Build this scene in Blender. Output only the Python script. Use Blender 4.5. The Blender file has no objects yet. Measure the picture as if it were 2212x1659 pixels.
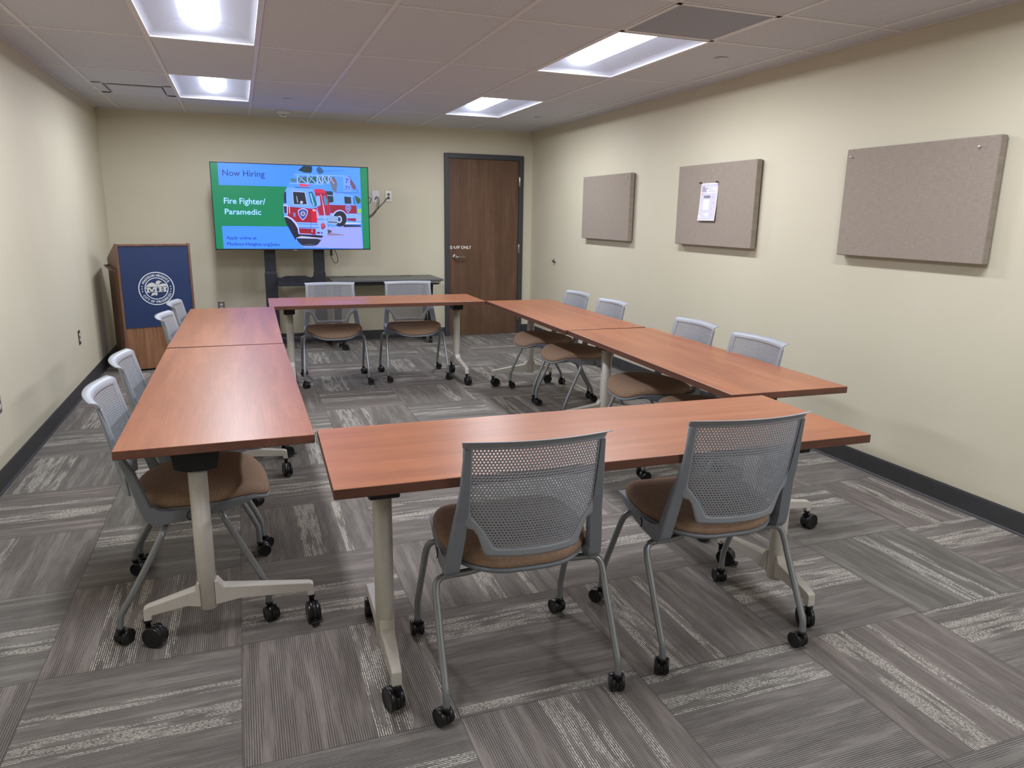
import bpy, bmesh, math, random
from mathutils import Vector, Matrix, Euler
random.seed(7)
C = bpy.context.scene.collection
scene = bpy.context.scene

# ------------------------------------------------------------------ camera
F_PX, YAW, PITCH, ROLL, EYE = 1563.0, -0.3565, -0.2280, -0.0148, 1.4585
CAMROT = (Matrix.Rotation(YAW, 3, 'Z') @ Matrix.Rotation(PITCH, 3, 'X') @ Matrix.Rotation(ROLL, 3, 'Y'))
cam_data = bpy.data.cameras.new('camera')
cam_data.sensor_width = 36.0
cam_data.lens = F_PX / 2212 * 36.0
cam_data.clip_start = 0.05
cam = bpy.data.objects.new('camera', cam_data)
C.objects.link(cam)
cam.matrix_world = Matrix.Translation((0, 0, EYE)) @ (CAMROT @ Matrix.Rotation(math.pi / 2, 3, 'X')).to_4x4()
scene.camera = cam

# ------------------------------------------------------------------ world and exposure
world = bpy.data.worlds.new('world')
scene.world = world
world.use_nodes = True
world.node_tree.nodes['Background'].inputs[0].default_value = (0.5, 0.5, 0.52, 1)
world.node_tree.nodes['Background'].inputs[1].default_value = 0.3
scene.view_settings.view_transform = 'Standard'
scene.view_settings.look = 'None'
scene.view_settings.exposure = 0.0
scene.view_settings.gamma = 1.0
scene.view_settings.use_curve_mapping = False
LAMP_POWER = 30.0          # watts of each ceiling light
LENS_STRENGTH = 6.5
LAMP_COLOR = (0.93, 0.965, 1.03)
SCREEN_STRENGTH = 1.0

# room measures
XL, XR, YW, YF, ZC = -1.268, 3.428, 8.604, -1.9, 2.453
T2 = 0.6096
XA = -1.0434                                   # first ceiling runner
GX = [XL] + [XA + i * T2 for i in range(8)] + [XR]
GY = [YW, 7.493, 6.267, 5.039, 3.812, 3.217, 2.595, 1.37, 0.15, -1.07, YF]


def cam_ray(u, v):
    return CAMROT @ Vector(((u - 1106) / F_PX, 1.0, -(v - 829.5) / F_PX))


def on_y(u, v, y):
    """the point of the plane Y = y that the photograph shows at (u, v)"""
    d = cam_ray(u, v)
    return d * (y / d.y) + Vector((0, 0, EYE))


# ------------------------------------------------------------------ node helpers
def lin(c):
    return tuple((x / 255 / 12.92 if x / 255 <= 0.04045 else ((x / 255 + 0.055) / 1.055) ** 2.4) for x in c)


class NB:
    def __init__(self, name):
        self.m = bpy.data.materials.new(name)
        self.m.use_nodes = True
        self.t = self.m.node_tree
        self.bsdf = self.t.nodes['Principled BSDF']

    def n(self, typ, **kw):
        nd = self.t.nodes.new(typ)
        for k, v in kw.items():
            setattr(nd, k, v)
        return nd

    def link(self, a, b):
        self.t.links.new(a, b)

    def put(self, sock, v):
        if isinstance(v, (int, float)):
            sock.default_value = v
        elif isinstance(v, (tuple, list)):
            sock.default_value = tuple(v) + ((1,) if len(v) == 3 and len(sock.default_value) == 4 else ())
        else:
            self.link(v, sock)

    def math(self, op, a, b=None, c=None):
        nd = self.n('ShaderNodeMath', operation=op)
        self.put(nd.inputs[0], a)
        if b is not None: self.put(nd.inputs[1], b)
        if c is not None: self.put(nd.inputs[2], c)
        return nd.outputs[0]

    def xyz(self, x, y, z=0.0):
        nd = self.n('ShaderNodeCombineXYZ')
        self.put(nd.inputs[0], x); self.put(nd.inputs[1], y); self.put(nd.inputs[2], z)
        return nd.outputs[0]

    def sep(self, v):
        nd = self.n('ShaderNodeSeparateXYZ')
        self.link(v, nd.inputs[0])
        return nd.outputs

    def obj(self):
        return self.n('ShaderNodeTexCoord').outputs['Object']

    def noise(self, vec, scale=1.0, detail=2.0, rough=0.5):
        nd = self.n('ShaderNodeTexNoise')
        self.put(nd.inputs['Vector'], vec)
        nd.inputs['Scale'].default_value = scale
        nd.inputs['Detail'].default_value = detail
        nd.inputs['Roughness'].default_value = rough
        return nd.outputs['Fac']

    def ramp(self, fac, stops):
        nd = self.n('ShaderNodeValToRGB')
        el = nd.color_ramp.elements
        el[0].position, el[0].color = stops[0][0], tuple(stops[0][1]) + (1,)
        el[1].position, el[1].color = stops[-1][0], tuple(stops[-1][1]) + (1,)
        for p, c in stops[1:-1]:
            e = el.new(p); e.color = tuple(c) + (1,)
        self.put(nd.inputs[0], fac)
        return nd.outputs[0]

    def step(self, x, a, b):
        nd = self.n('ShaderNodeMapRange', interpolation_type='SMOOTHSTEP')
        self.put(nd.inputs[0], x); self.put(nd.inputs[1], a); self.put(nd.inputs[2], b)
        return nd.outputs[0]

    def mix(self, f, a, b, blend='MIX'):
        nd = self.n('ShaderNodeMix', data_type='RGBA', blend_type=blend)
        self.put(nd.inputs[0], f); self.put(nd.inputs[6], a); self.put(nd.inputs[7], b)
        return nd.outputs[2]

    def scalev(self, v, s):
        nd = self.n('ShaderNodeVectorMath', operation='MULTIPLY')
        self.put(nd.inputs[0], v); nd.inputs[1].default_value = s
        return nd.outputs[0]

    def bump(self, h, strength=0.3, dist=0.001):
        nd = self.n('ShaderNodeBump')
        nd.inputs['Strength'].default_value = strength
        nd.inputs['Distance'].default_value = dist
        self.put(nd.inputs['Height'], h)
        self.link(nd.outputs[0], self.bsdf.inputs['Normal'])

    def fin(self, color, rough=0.5, metal=0.0, spec=0.5):
        self.put(self.bsdf.inputs['Base Color'], color)
        self.put(self.bsdf.inputs['Roughness'], rough)
        self.bsdf.inputs['Metallic'].default_value = metal
        self.bsdf.inputs['Specular IOR Level'].default_value = spec
        return self.m


def plain(name, rgb, rough=0.5, metal=0.0, spec=0.5, var=0.04, scale=40):
    b = NB(name)
    c = lin(rgb)
    f = b.noise(b.obj(), scale, 2)
    col = b.ramp(f, [(0.3, tuple(x * (1 - var) for x in c)), (0.7, tuple(min(1, x * (1 + var)) for x in c))])
    return b.fin(col, rough, metal, spec)


def glow(name, rgb, strength):
    b = NB(name)
    c = list(lin(rgb))
    if rgb[2] >= 240: c[2] *= 2.2          # the panel's blue is far brighter than the sensor can hold
    b.bsdf.inputs['Emission Color'].default_value = tuple(c) + (1,)
    b.bsdf.inputs['Emission Strength'].default_value = strength
    return b.fin((0.01, 0.01, 0.01), 0.25)


# ------------------------------------------------------------------ materials
def m_wall():
    b = NB('cream wall paint')
    n1 = b.noise(b.obj(), 1.3, 3)
    col = b.ramp(n1, [(0.3, lin((207, 200, 177))), (0.7, lin((212, 205, 184)))])
    b.bump(b.noise(b.obj(), 260, 2), 0.15, 0.0006)
    return b.fin(col, 0.62, 0, 0.35)


def m_ceiling():
    b = NB('mineral ceiling tile')
    f = b.noise(b.obj(), 220, 3, 0.7)
    col = b.ramp(f, [(0.25, lin((188, 189, 194))), (0.55, lin((212, 214, 221))), (0.8, lin((218, 220, 227)))])
    b.bump(f, 0.4, 0.001)
    return b.fin(col, 0.9, 0, 0.1)


def m_carpet():
    b = NB('striped grey carpet tiles')
    g = b.n('ShaderNodeNewGeometry').outputs['Position']
    x, y, _ = b.sep(g)
    tx = b.math('DIVIDE', b.math('ADD', x, 0.085), T2)
    ty = b.math('DIVIDE', b.math('SUBTRACT', y, 1.803), T2)
    ix, iy = b.math('FLOOR', tx), b.math('FLOOR', ty)
    fx, fy = b.math('SUBTRACT', tx, ix), b.math('SUBTRACT', ty, iy)
    par = b.math('FLOORED_MODULO', b.math('ADD', ix, iy), 2.0)
    # u runs along the stripes, v across them
    def pick(a, c):
        return b.math('ADD', b.math('MULTIPLY', par, a), b.math('MULTIPLY', b.math('SUBTRACT', 1.0, par), c))
    u, v = pick(fx, fy), pick(fy, fx)
    wn = b.n('ShaderNodeTexWhiteNoise', noise_dimensions='2D')
    b.link(b.xyz(ix, iy), wn.inputs['Vector'])
    r1 = wn.outputs['Value']
    rc = b.sep(wn.outputs['Color'])
    off = b.math('MULTIPLY', r1, 57.0)
    off2 = b.math('MULTIPLY', rc[1], 31.0)
    um = b.math('MULTIPLY', u, T2)
    vm = b.math('MULTIPLY', v, T2)
    uu, vv = b.math('ADD', um, off), b.math('ADD', vm, off2)
    # broad soft bands and fine ribs
    band = b.noise(b.xyz(b.math('MULTIPLY', uu, 1.3), b.math('MULTIPLY', vv, 13.0), r1), 1.0, 3, 0.6)
    fine = b.noise(b.xyz(b.math('MULTIPLY', uu, 9.0), b.math('MULTIPLY', vv, 95.0), r1), 1.0, 3, 0.65)
    rib = b.math('SINE', b.math('MULTIPLY', vv, 2 * math.pi / 0.0068))
    ribm = b.step(rib, -0.9, 0.3)
    base = b.ramp(band, [(0.3, lin((116, 110, 105))), (0.5, lin((127, 121, 116))), (0.7, lin((137, 131, 126)))])
    tint = b.mix(b.math('MULTIPLY', rc[2], 0.8), (0.97, 1.01, 1.0, 1), (1.05, 0.985, 0.98, 1))
    base = b.mix(1.0, base, tint, 'MULTIPLY')
    base = b.mix(b.step(fine, 0.3, 0.7), b.mix(1.0, base, (0.84, 0.84, 0.84, 1), 'MULTIPLY'), b.mix(1.0, base, (1.08, 1.08, 1.08, 1), 'MULTIPLY'))
    ribamt = b.math('MULTIPLY', b.math('SUBTRACT', 1.0, ribm), b.step(b.noise(b.xyz(b.math('MULTIPLY', uu, 2.2), b.math('MULTIPLY', vv, 22.0), 4.0), 1.0, 2), 0.38, 0.52))
    base = b.mix(b.math('MULTIPLY', ribamt, 0.74), base, lin((60, 57, 56)))
    # pale broken streak bands: one or two per tile
    c1 = b.math('ADD', 0.16, b.math('MULTIPLY', rc[0], 0.62))
    d1 = b.math('ABSOLUTE', b.math('SUBTRACT', v, c1))
    w1 = b.math('ADD', 0.06, b.math('MULTIPLY', rc[1], 0.06))
    b1 = b.math('LESS_THAN', d1, w1)
    c2 = b.math('FRACT', b.math('ADD', c1, b.math('ADD', 0.17, b.math('MULTIPLY', rc[2], 0.12))))
    b2 = b.math('LESS_THAN', b.math('ABSOLUTE', b.math('SUBTRACT', v, c2)), 0.03)
    bands = b.math('MAXIMUM', b1, b2)
    brk = b.noise(b.xyz(b.math('MULTIPLY', uu, 5.5), b.math('MULTIPLY', vv, 42.0), 2.0), 1.0, 2)
    brk = b.step(brk, 0.40, 0.54)
    dash = b.noise(b.xyz(b.math('MULTIPLY', uu, 120.0), b.math('MULTIPLY', vv, 320.0), 9.0), 1.0, 1)
    dash = b.step(dash, 0.40, 0.54)
    pale = b.math('MULTIPLY', b.math('MULTIPLY', bands, brk), b.math('MULTIPLY', dash, b.step(rib, -0.5, 0.2)))
    col = b.mix(b.math('MULTIPLY', pale, 0.62), base, lin((236, 230, 216)))
    speck = b.noise(b.xyz(b.math('MULTIPLY', x, 420.0), b.math('MULTIPLY', y, 420.0), 0.0), 1.0, 2)
    col = b.mix(1.0, col, b.ramp(speck, [(0.3, (0.82, 0.82, 0.82)), (0.7, (1.12, 1.12, 1.12))]), 'MULTIPLY')
    edge = b.math('MINIMUM', b.math('MINIMUM', fx, b.math('SUBTRACT', 1.0, fx)), b.math('MINIMUM', fy, b.math('SUBTRACT', 1.0, fy)))
    col = b.mix(b.math('MULTIPLY', b.math('LESS_THAN', edge, 0.004), 0.45), col, lin((70, 66, 64)))
    b.bump(b.math('ADD', b.math('MULTIPLY', rib, 0.5), speck), 0.5, 0.0015)
    return b.fin(col, 0.95, 0, 0.1)


def wood(name, dark, mid, light, axis='X', rough=0.33, spec=0.5, stretch=14.0, fscale=70.0):
    b = NB(name)
    o = b.sep(b.obj())
    if axis == 'X': along, a2, a3 = o[0], o[1], o[2]
    else: along, a2, a3 = o[2], o[0], o[1]
    rnd = b.n('ShaderNodeObjectInfo').outputs['Random']
    s = b.math('ADD', along, b.math('MULTIPLY', rnd, 19.0))
    n1 = b.noise(b.xyz(b.math('MULTIPLY', s, 1.1), b.math('MULTIPLY', a2, stretch), b.math('MULTIPLY', a3, stretch)), 1.0, 4, 0.6)
    n2 = b.noise(b.xyz(b.math('MULTIPLY', s, 5.0), b.math('MULTIPLY', a2, fscale * 2), b.math('MULTIPLY', a3, fscale * 2)), 1.0, 3, 0.6)
    n3 = b.noise(b.xyz(b.math('MULTIPLY', s, 16.0), b.math('MULTIPLY', a2, 7.0), a3), 1.0, 2, 0.5)
    f = b.math('ADD', b.math('MULTIPLY', n1, 0.55), b.math('ADD', b.math('MULTIPLY', n2, 0.32), b.math('MULTIPLY', n3, 0.08)))
    col = b.ramp(f, [(0.36, lin(dark)), (0.5, lin(mid)), (0.64, lin(light))])
    return b.fin(col, rough, 0, spec)


def m_fabric(name, rgb, scale, lo=0.86, hi=1.1, diag=True):
    b = NB(name)
    o = b.sep(b.obj())
    k = 2 * math.pi * scale
    if diag:
        p, q = b.math('ADD', o[0], b.math('MULTIPLY', o[2], 0.7)), b.math('ADD', o[1], b.math('MULTIPLY', o[2], 1.3))
    else:
        p, q = o[1], o[2]
    w = b.math('MULTIPLY', b.math('SINE', b.math('MULTIPLY', p, k)), b.math('SINE', b.math('MULTIPLY', q, k * 0.8)))
    nz = b.noise(b.obj(), scale * 0.5, 2)
    f = b.math('ADD', b.math('MULTIPLY', w, 0.3), nz)
    c = lin(rgb)
    col = b.ramp(f, [(0.2, tuple(x * lo * 0.85 for x in c)), (0.8, tuple(min(1, x * hi * 1.05) for x in c))])
    b.bump(w, 0.3, 0.0008)
    return b.fin(col, 0.9, 0, 0.15)


def m_panel():
    b = NB('grey brown panel weave')
    o = b.sep(b.obj())
    h = b.noise(b.xyz(o[0], b.math('MULTIPLY', o[1], 22.0), b.math('MULTIPLY', o[2], 620.0)), 1.0, 3, 0.6)
    v = b.noise(b.xyz(o[0], b.math('MULTIPLY', o[1], 620.0), b.math('MULTIPLY', o[2], 22.0)), 1.0, 3, 0.6)
    f = b.math('ADD', b.math('MULTIPLY', h, 0.5), b.math('MULTIPLY', v, 0.5))
    col = b.ramp(f, [(0.3, lin((136, 125, 115))), (0.5, lin((154, 143, 132))), (0.7, lin((172, 161, 149)))])
    b.bump(f, 0.3, 0.001)
    return b.fin(col, 0.95, 0, 0.1)


def m_grille():
    b = NB('perforated return grille')
    o = b.sep(b.obj())
    k = 2 * math.pi / 0.0115
    w = b.math('MULTIPLY', b.math('SINE', b.math('MULTIPLY', b.math('ADD', o[0], o[1]), k)), b.math('SINE', b.math('MULTIPLY', b.math('SUBTRACT', o[0], o[1]), k)))
    col = b.mix(b.step(w, -0.2, 0.3), lin((128, 132, 142)), lin((180, 184, 194)))
    return b.fin(col, 0.6, 0, 0.3)


M = {}
M['wall'] = m_wall()
M['ceiling'] = m_ceiling()
M['carpet'] = m_carpet()
M['grid'] = plain('ceiling grid enamel', (222, 220, 222), 0.5)
M['base'] = plain('charcoal rubber base', (58, 58, 60), 0.55, var=0.08, scale=15)
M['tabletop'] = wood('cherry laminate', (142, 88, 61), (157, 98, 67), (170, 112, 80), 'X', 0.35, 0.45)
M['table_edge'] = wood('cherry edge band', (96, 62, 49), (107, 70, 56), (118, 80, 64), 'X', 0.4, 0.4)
M['table_paint'] = plain('warm white powder coat', (205, 199, 190), 0.38, 0, 0.5, 0.03)
M['black_plastic'] = plain('black plastic', (30, 30, 33), 0.35, 0, 0.5, 0.1)
M['black_metal'] = plain('black bracket metal', (26, 25, 28), 0.5, 0, 0.4, 0.1)
M['wheel'] = plain('black caster wheel', (24, 24, 26), 0.3, 0, 0.5, 0.1)
M['shell'] = plain('cool grey chair plastic', (156, 160, 168), 0.42, 0, 0.45, 0.02)
M['frameplastic'] = plain('cool grey arm plastic', (128, 133, 141), 0.42, 0, 0.45, 0.02)
M['tube'] = plain('silver leg paint', (150, 153, 157), 0.33, 0.55, 0.5, 0.02)
M['seat'] = m_fabric('tan seat cloth', (164, 136, 115), 260)
M['door'] = wood('brown oak door veneer', (92, 66, 50), (104, 78, 60), (118, 91, 71), 'Z', 0.5, 0.3, 16, 75)
M['lectern'] = wood('oak lectern laminate', (118, 82, 58), (146, 104, 76), (164, 120, 90), 'Z', 0.45, 0.4, 14, 60)
M['lectern_edge'] = wood('brown oak edge', (100, 70, 56), (122, 88, 72), (138, 102, 84), 'Z', 0.45, 0.4, 14, 60)
M['frame_paint'] = plain('charcoal door frame paint', (60, 62, 68), 0.45)
M['navy'] = plain('navy sign panel', (35, 54, 96), 0.4, 0, 0.5, 0.05, 4)
M['seal_white'] = plain('white seal vinyl', (222, 226, 236), 0.5)
M['seal_cream'] = plain('pale grey seal vinyl', (206, 206, 204), 0.5)
M['steel'] = plain('brushed steel', (190, 188, 184), 0.25, 1.0)
M['white_plastic'] = plain('white plastic', (225, 225, 225), 0.4)
M['panel'] = m_panel()
M['grille'] = m_grille()
M['reflector'] = plain('white reflector enamel', (214, 219, 234), 0.6, 0, 0.3, 0.01)
M['dark_gap'] = plain('dark opening', (60, 60, 64), 0.8)
M['desk'] = plain('dark grey desk laminate', (84, 85, 88), 0.4)
M['stand'] = plain('black stand paint', (34, 36, 46), 0.4, 0.0, 0.5, 0.08)
M['letter'] = plain('white door lettering', (235, 228, 224), 0.6)
M['brown_device'] = plain('brown receptacle plastic', (70, 60, 54), 0.5)
M['cable'] = plain('black cable jacket', (32, 30, 34), 0.5)
M['clear'] = plain('clear push pin', (232, 230, 236), 0.15, 0, 0.8)


def m_lamp():
    b = NB('lit lamp lens')
    b.bsdf.inputs['Emission Color'].default_value = (0.90, 0.95, 1.10, 1)
    b.bsdf.inputs['Emission Strength'].default_value = LENS_STRENGTH
    return b.fin((0.8, 0.8, 0.8), 0.4)


M['lamp'] = m_lamp()


# ------------------------------------------------------------------ mesh helpers
class MB:
    """collects shapes for ONE mesh object"""

    def __init__(self):
        self.v, self.f, self.mi, self.sm = [], [], [], []

    def add(self, verts, faces, mat=0, smooth=False, mtx=None):
        o = len(self.v)
        for p in verts:
            p = Vector(p)
            self.v.append(tuple(mtx @ p if mtx else p))
        for f in faces:
            self.f.append([i + o for i in f])
            self.mi.append(mat)
            self.sm.append(smooth)
        return self

    def box(self, x0, x1, y0, y1, z0, z1, mat=0, mtx=None):
        v = [(x0, y0, z0), (x1, y0, z0), (x1, y1, z0), (x0, y1, z0), (x0, y0, z1), (x1, y0, z1), (x1, y1, z1), (x0, y1, z1)]
        f = [(0, 3, 2, 1), (4, 5, 6, 7), (0, 1, 5, 4), (1, 2, 6, 5), (2, 3, 7, 6), (3, 0, 4, 7)]
        return self.add(v, f, mat, False, mtx)

    def prism(self, pts, axis, a, b, mat=0, mtx=None, smooth=False):
        """pts: 2D outline; axis 'X': pts=(y,z); 'Y': (x,z); 'Z': (x,y)"""
        def mk(p, t):
            return {'X': (t, p[0], p[1]), 'Y': (p[0], t, p[1]), 'Z': (p[0], p[1], t)}[axis]
        n = len(pts)
        v = [mk(p, a) for p in pts] + [mk(p, b) for p in pts]
        f = [tuple(range(n))[::-1], tuple(range(n, 2 * n))]
        self.add(v, f, mat, False, mtx)
        self.add(v, [(i, (i + 1) % n, n + (i + 1) % n, n + i) for i in range(n)], mat, smooth, mtx)
        return self

    def loft(self, rings, mat=0, smooth=True, caps=True, mtx=None):
        n = len(rings[0])
        v = [p for r in rings for p in r]
        f = []
        for k in range(len(rings) - 1):
            for i in range(n):
                j = (i + 1) % n
                f.append((k * n + i, k * n + j, (k + 1) * n + j, (k + 1) * n + i))
        self.add(v, f, mat, smooth, mtx)
        if caps:
            self.add(list(rings[0]), [tuple(range(n))[::-1]], mat, False, mtx)
            self.add(list(rings[-1]), [tuple(range(n))], mat, False, mtx)
        return self

    def tube(self, path, r, seg=12, mat=0, mtx=None, sub=6, smooth_path=True):
        P = [Vector(p) for p in path]
        if smooth_path and len(P) > 2:
            Q = []
            for i in range(len(P) - 1):
                p0 = P[max(i - 1, 0)]; p1 = P[i]; p2 = P[i + 1]; p3 = P[min(i + 2, len(P) - 1)]
                for k in range(sub):
                    t = k / sub
                    Q.append(0.5 * ((2 * p1) + (p2 - p0) * t + (2 * p0 - 5 * p1 + 4 * p2 - p3) * t * t + (3 * p1 - p0 - 3 * p2 + p3) * t ** 3))
            Q.append(P[-1])
            P = Q
        rings = []
        nrm = None
        for i, p in enumerate(P):
            d = (P[min(i + 1, len(P) - 1)] - P[max(i - 1, 0)]).normalized()
            if nrm is None:
                nrm = d.orthogonal().normalized()
            else:
                nrm = (nrm - d * nrm.dot(d)).normalized()
            bn = d.cross(nrm)
            rings.append([p + nrm * (r * math.cos(2 * math.pi * k / seg)) + bn * (r * math.sin(2 * math.pi * k / seg)) for k in range(seg)])
        return self.loft(rings, mat, True, True, mtx)

    def lathe(self, prof, axis='Z', seg=24, mat=0, mtx=None, c=(0, 0, 0)):
        """prof: (radius, height) pairs"""
        rings = []
        for r, h in prof:
            ring = []
            for k in range(seg):
                a = 2 * math.pi * k / seg
                x, y = r * math.cos(a), r * math.sin(a)
                p = {'Z': (x, y, h), 'X': (h, x, y), 'Y': (x, h, y)}[axis]
                ring.append((p[0] + c[0], p[1] + c[1], p[2] + c[2]))
            rings.append(ring)
        return self.loft(rings, mat, True, True, mtx)

    def build(self, name, mats, parent=None, loc=None, bevel=0.0, seg=2):
        me = bpy.data.meshes.new(name)
        me.from_pydata(self.v, [], self.f)
        for i, p in enumerate(me.polygons):
            p.material_index = self.mi[i]
            p.use_smooth = self.sm[i]
        for m in (mats if isinstance(mats, (list, tuple)) else [mats]):
            me.materials.append(m)
        bm = bmesh.new(); bm.from_mesh(me)
        bmesh.ops.remove_doubles(bm, verts=bm.verts, dist=1e-6)
        bmesh.ops.recalc_face_normals(bm, faces=bm.faces)
        bm.to_mesh(me); bm.free()
        o = bpy.data.objects.new(name, me)
        C.objects.link(o)
        if parent: o.parent = parent
        if loc: o.location = loc
        if bevel:
            md = o.modifiers.new('bevel', 'BEVEL')
            md.width = bevel; md.segments = seg; md.limit_method = 'ANGLE'; md.angle_limit = math.radians(40)
            md.harden_normals = False
        return o


def arc(cx, cy, r, a0, a1, n):
    return [(cx + r * math.cos(math.radians(a0 + (a1 - a0) * i / n)), cy + r * math.sin(math.radians(a0 + (a1 - a0) * i / n))) for i in range(n + 1)]


def tag(o, label, cat, group=None):
    o['label'] = label
    o['category'] = cat
    if group: o['group'] = group
    return o


def empty(name, loc=(0, 0, 0), rz=0.0):
    o = bpy.data.objects.new(name, None)
    o.empty_display_size = 0.1
    C.objects.link(o)
    o.location = loc
    o.rotation_euler = (0, 0, rz)
    return o


def struct(o):
    o['kind'] = 'structure'
    return o


def copy_tree(o, parent=None):
    c = o.copy()
    C.objects.link(c)
    c.parent = parent
    for ch in list(o.children):
        copy_tree(ch, c)
    return c


# ------------------------------------------------------------------ room shell
TH = 0.12
struct(MB().box(XL - TH, XR + TH, YF - TH, YW + TH, -0.1, 0).build('floor', M['carpet']))
struct(MB().box(XL - TH, XL, YF - TH, YW + TH, 0, ZC + 0.25).build('wall_left', M['wall']))
struct(MB().box(XR, XR + TH, YF - TH, YW + TH, 0, ZC + 0.25).build('wall_right', M['wall']))
struct(MB().box(XL, XR, YF - TH, YF, 0, ZC + 0.25).build('wall_front', M['wall']))
# back wall with the door opening (the frame covers 2.31..3.30)
DX0, DX1, DZ = 2.352, 3.262, 2.122
wb = MB()
wb.box(XL, DX0, YW, YW + TH, 0, ZC + 0.25)
wb.box(DX1, XR, YW, YW + TH, 0, ZC + 0.25)
wb.box(DX0, DX1, YW, YW + TH, DZ, ZC + 0.25)
struct(wb.build('wall_back', M['wall']))

# lamps and grilles sit in ceiling cells (column index, row index)
LAMP_CELLS = [(2, 1), (6, 1), (2, 3), (6, 3), (2, 6), (6, 6), (6, 8)]
GRILLE_CELL = (6, 4)
cl = MB()
for i in range(len(GX) - 1):
    for j in range(len(GY) - 1):
        if (i, j) in LAMP_CELLS or (i, j) == GRILLE_CELL: continue
        x0, x1, y1, y0 = GX[i], GX[i + 1], GY[j], GY[j + 1]
        if (i, j) == (1, 1):
            y0_, y1_ = y0, y0 + T2
            cl.box(x0, x1, y0_, y1_, ZC, ZC + 0.015)
            continue
        cl.box(x0, x1, y0, y1, ZC, ZC + 0.015)
cl.box(XL, XR, YF, YW, ZC + 0.2, ZC + 0.22)
ceil = struct(cl.build('ceiling', M['ceiling']))
gr = MB()
gw, gd = 0.0115, 0.0045
for gx in GX[1:-1]:
    gr.box(gx - gw, gx + gw, YF, YW, ZC - gd, ZC + 0.001)
for gy in GY[1:-1]:
    gr.box(XL, XR, gy - gw, gy + gw, ZC - gd * 0.9, ZC + 0.001)
gr.box(GX[1], GX[2], GY[2] + T2 - gw, GY[2] + T2 + gw, ZC - gd * 0.9, ZC + 0.001)
for (x0, x1, y0, y1) in [(XL, XL + 0.022, YF, YW), (XR - 0.022, XR, YF, YW), (XL, XR, YW - 0.022, YW), (XL, XR, YF, YF + 0.022)]:
    gr.box(x0, x1, y0, y1, ZC - 0.003, ZC + 0.001)
struct(gr.build('trim_1', M['grid']))

# rubber baseboards with a small toe
def baseboard(name, x0, y0, x1, y1, nx, ny):
    L = math.hypot(x1 - x0, y1 - y0)
    ux, uy = (x1 - x0) / L, (y1 - y0) / L
    prof = [(0, 0), (0.016, 0), (0.013, 0.006), (0.008, 0.012), (0.006, 0.1), (0.003, 0.109), (0, 0.11)]
    b = MB()
    r0 = [(x0 + nx * d, y0 + ny * d, z) for d, z in prof]
    r1 = [(x1 + nx * d, y1 + ny * d, z) for d, z in prof]
    b.loft([r0, r1], 0, False, True)
    return struct(b.build(name, M['base']))


baseboard('baseboard_left', XL, YF, XL, YW, 1, 0)
baseboard('baseboard_right', XR, YF, XR, YW, -1, 0)
baseboard('baseboard_back', XL, YW, 2.308, YW, 0, -1)
baseboard('baseboard_back_2', 3.306, YW, XR, YW, 0, -1)
baseboard('baseboard_front', XL, YF, XR, YF, 0, 1)

# ------------------------------------------------------------------ door
door = empty('door_1', (0, 0, 0))
struct(door)
fr = MB()
fy0, fy1 = YW - 0.03, YW + TH
fr.box(2.308, DX0 + 0.012, fy0, fy1, 0, 2.168)
fr.box(DX1 - 0.012, 3.306, fy0, fy1, 0, 2.168)
fr.box(DX0 + 0.012, DX1 - 0.012, fy0, fy1, DZ - 0.01, 2.168)
o = fr.build('door_frame', M['frame_paint'], door, bevel=0.003)
leaf = MB().box(2.3655, 3.2485, YW - 0.012, YW + 0.035, 0.008, 2.11).build('door_leaf', M['door'], door, bevel=0.002)
thr = MB().box(2.36, 3.25, YW - 0.02, YW + 0.1, 0, 0.008).build('threshold', M['steel'], door)
for zc in (1.865, 1.06, 0.22):
    h = MB()
    h.lathe([(0.008, -0.057), (0.0085, -0.056), (0.0085, 0.056), (0.008, 0.057)], 'Z', 12, c=(3.2545, fy0 - 0.006, zc))
    h.box(3.243, 3.262, fy0 - 0.003, fy0 + 0.002, zc - 0.055, zc + 0.055)
    h.build('hinge', M['steel'], door)
LY = YW - 0.012
hx, hz = 2.437, 0.966
hd = MB()
hd.lathe([(0.033, 0), (0.033, -0.005), (0.028, -0.009), (0.014, -0.012), (0.012, -0.045), (0.0125, -0.06)], 'Y', 24, c=(hx, LY, hz))
hd.tube([(hx, LY - 0.05, hz), (hx + 0.018, LY - 0.058, hz), (hx + 0.05, LY - 0.058, hz), (hx + 0.115, LY - 0.054, hz - 0.002)], 0.0095, 12)
hd.build('door_handle', M['steel'], door)
lk = MB()
lk.lathe([(0.021, 0), (0.021, -0.008), (0.017, -0.012), (0.006, -0.012), (0.0055, -0.009)], 'Y', 24, c=(2.431, LY, 1.074))
lk.build('deadbolt', M['steel'], door)


# ------------------------------------------------------------------ lettering helpers
FONT_CACHE = {}


def text_shapes(s, size=1.0):
    cu = bpy.data.curves.new('lettering', 'FONT')
    cu.body = s
    cu.size = size
    cu.resolution_u = 3
    ob = bpy.data.objects.new('lettering', cu)
    C.objects.link(ob)
    dg = bpy.context.evaluated_depsgraph_get()
    dg.update()
    me = ob.evaluated_get(dg).to_mesh()
    vs = [(v.co.x, v.co.y) for v in me.vertices]
    fs = [tuple(p.vertices) for p in me.polygons]
    ob.evaluated_get(dg).to_mesh_clear()
    bpy.data.objects.remove(ob)
    bpy.data.curves.remove(cu)
    return vs, fs


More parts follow.
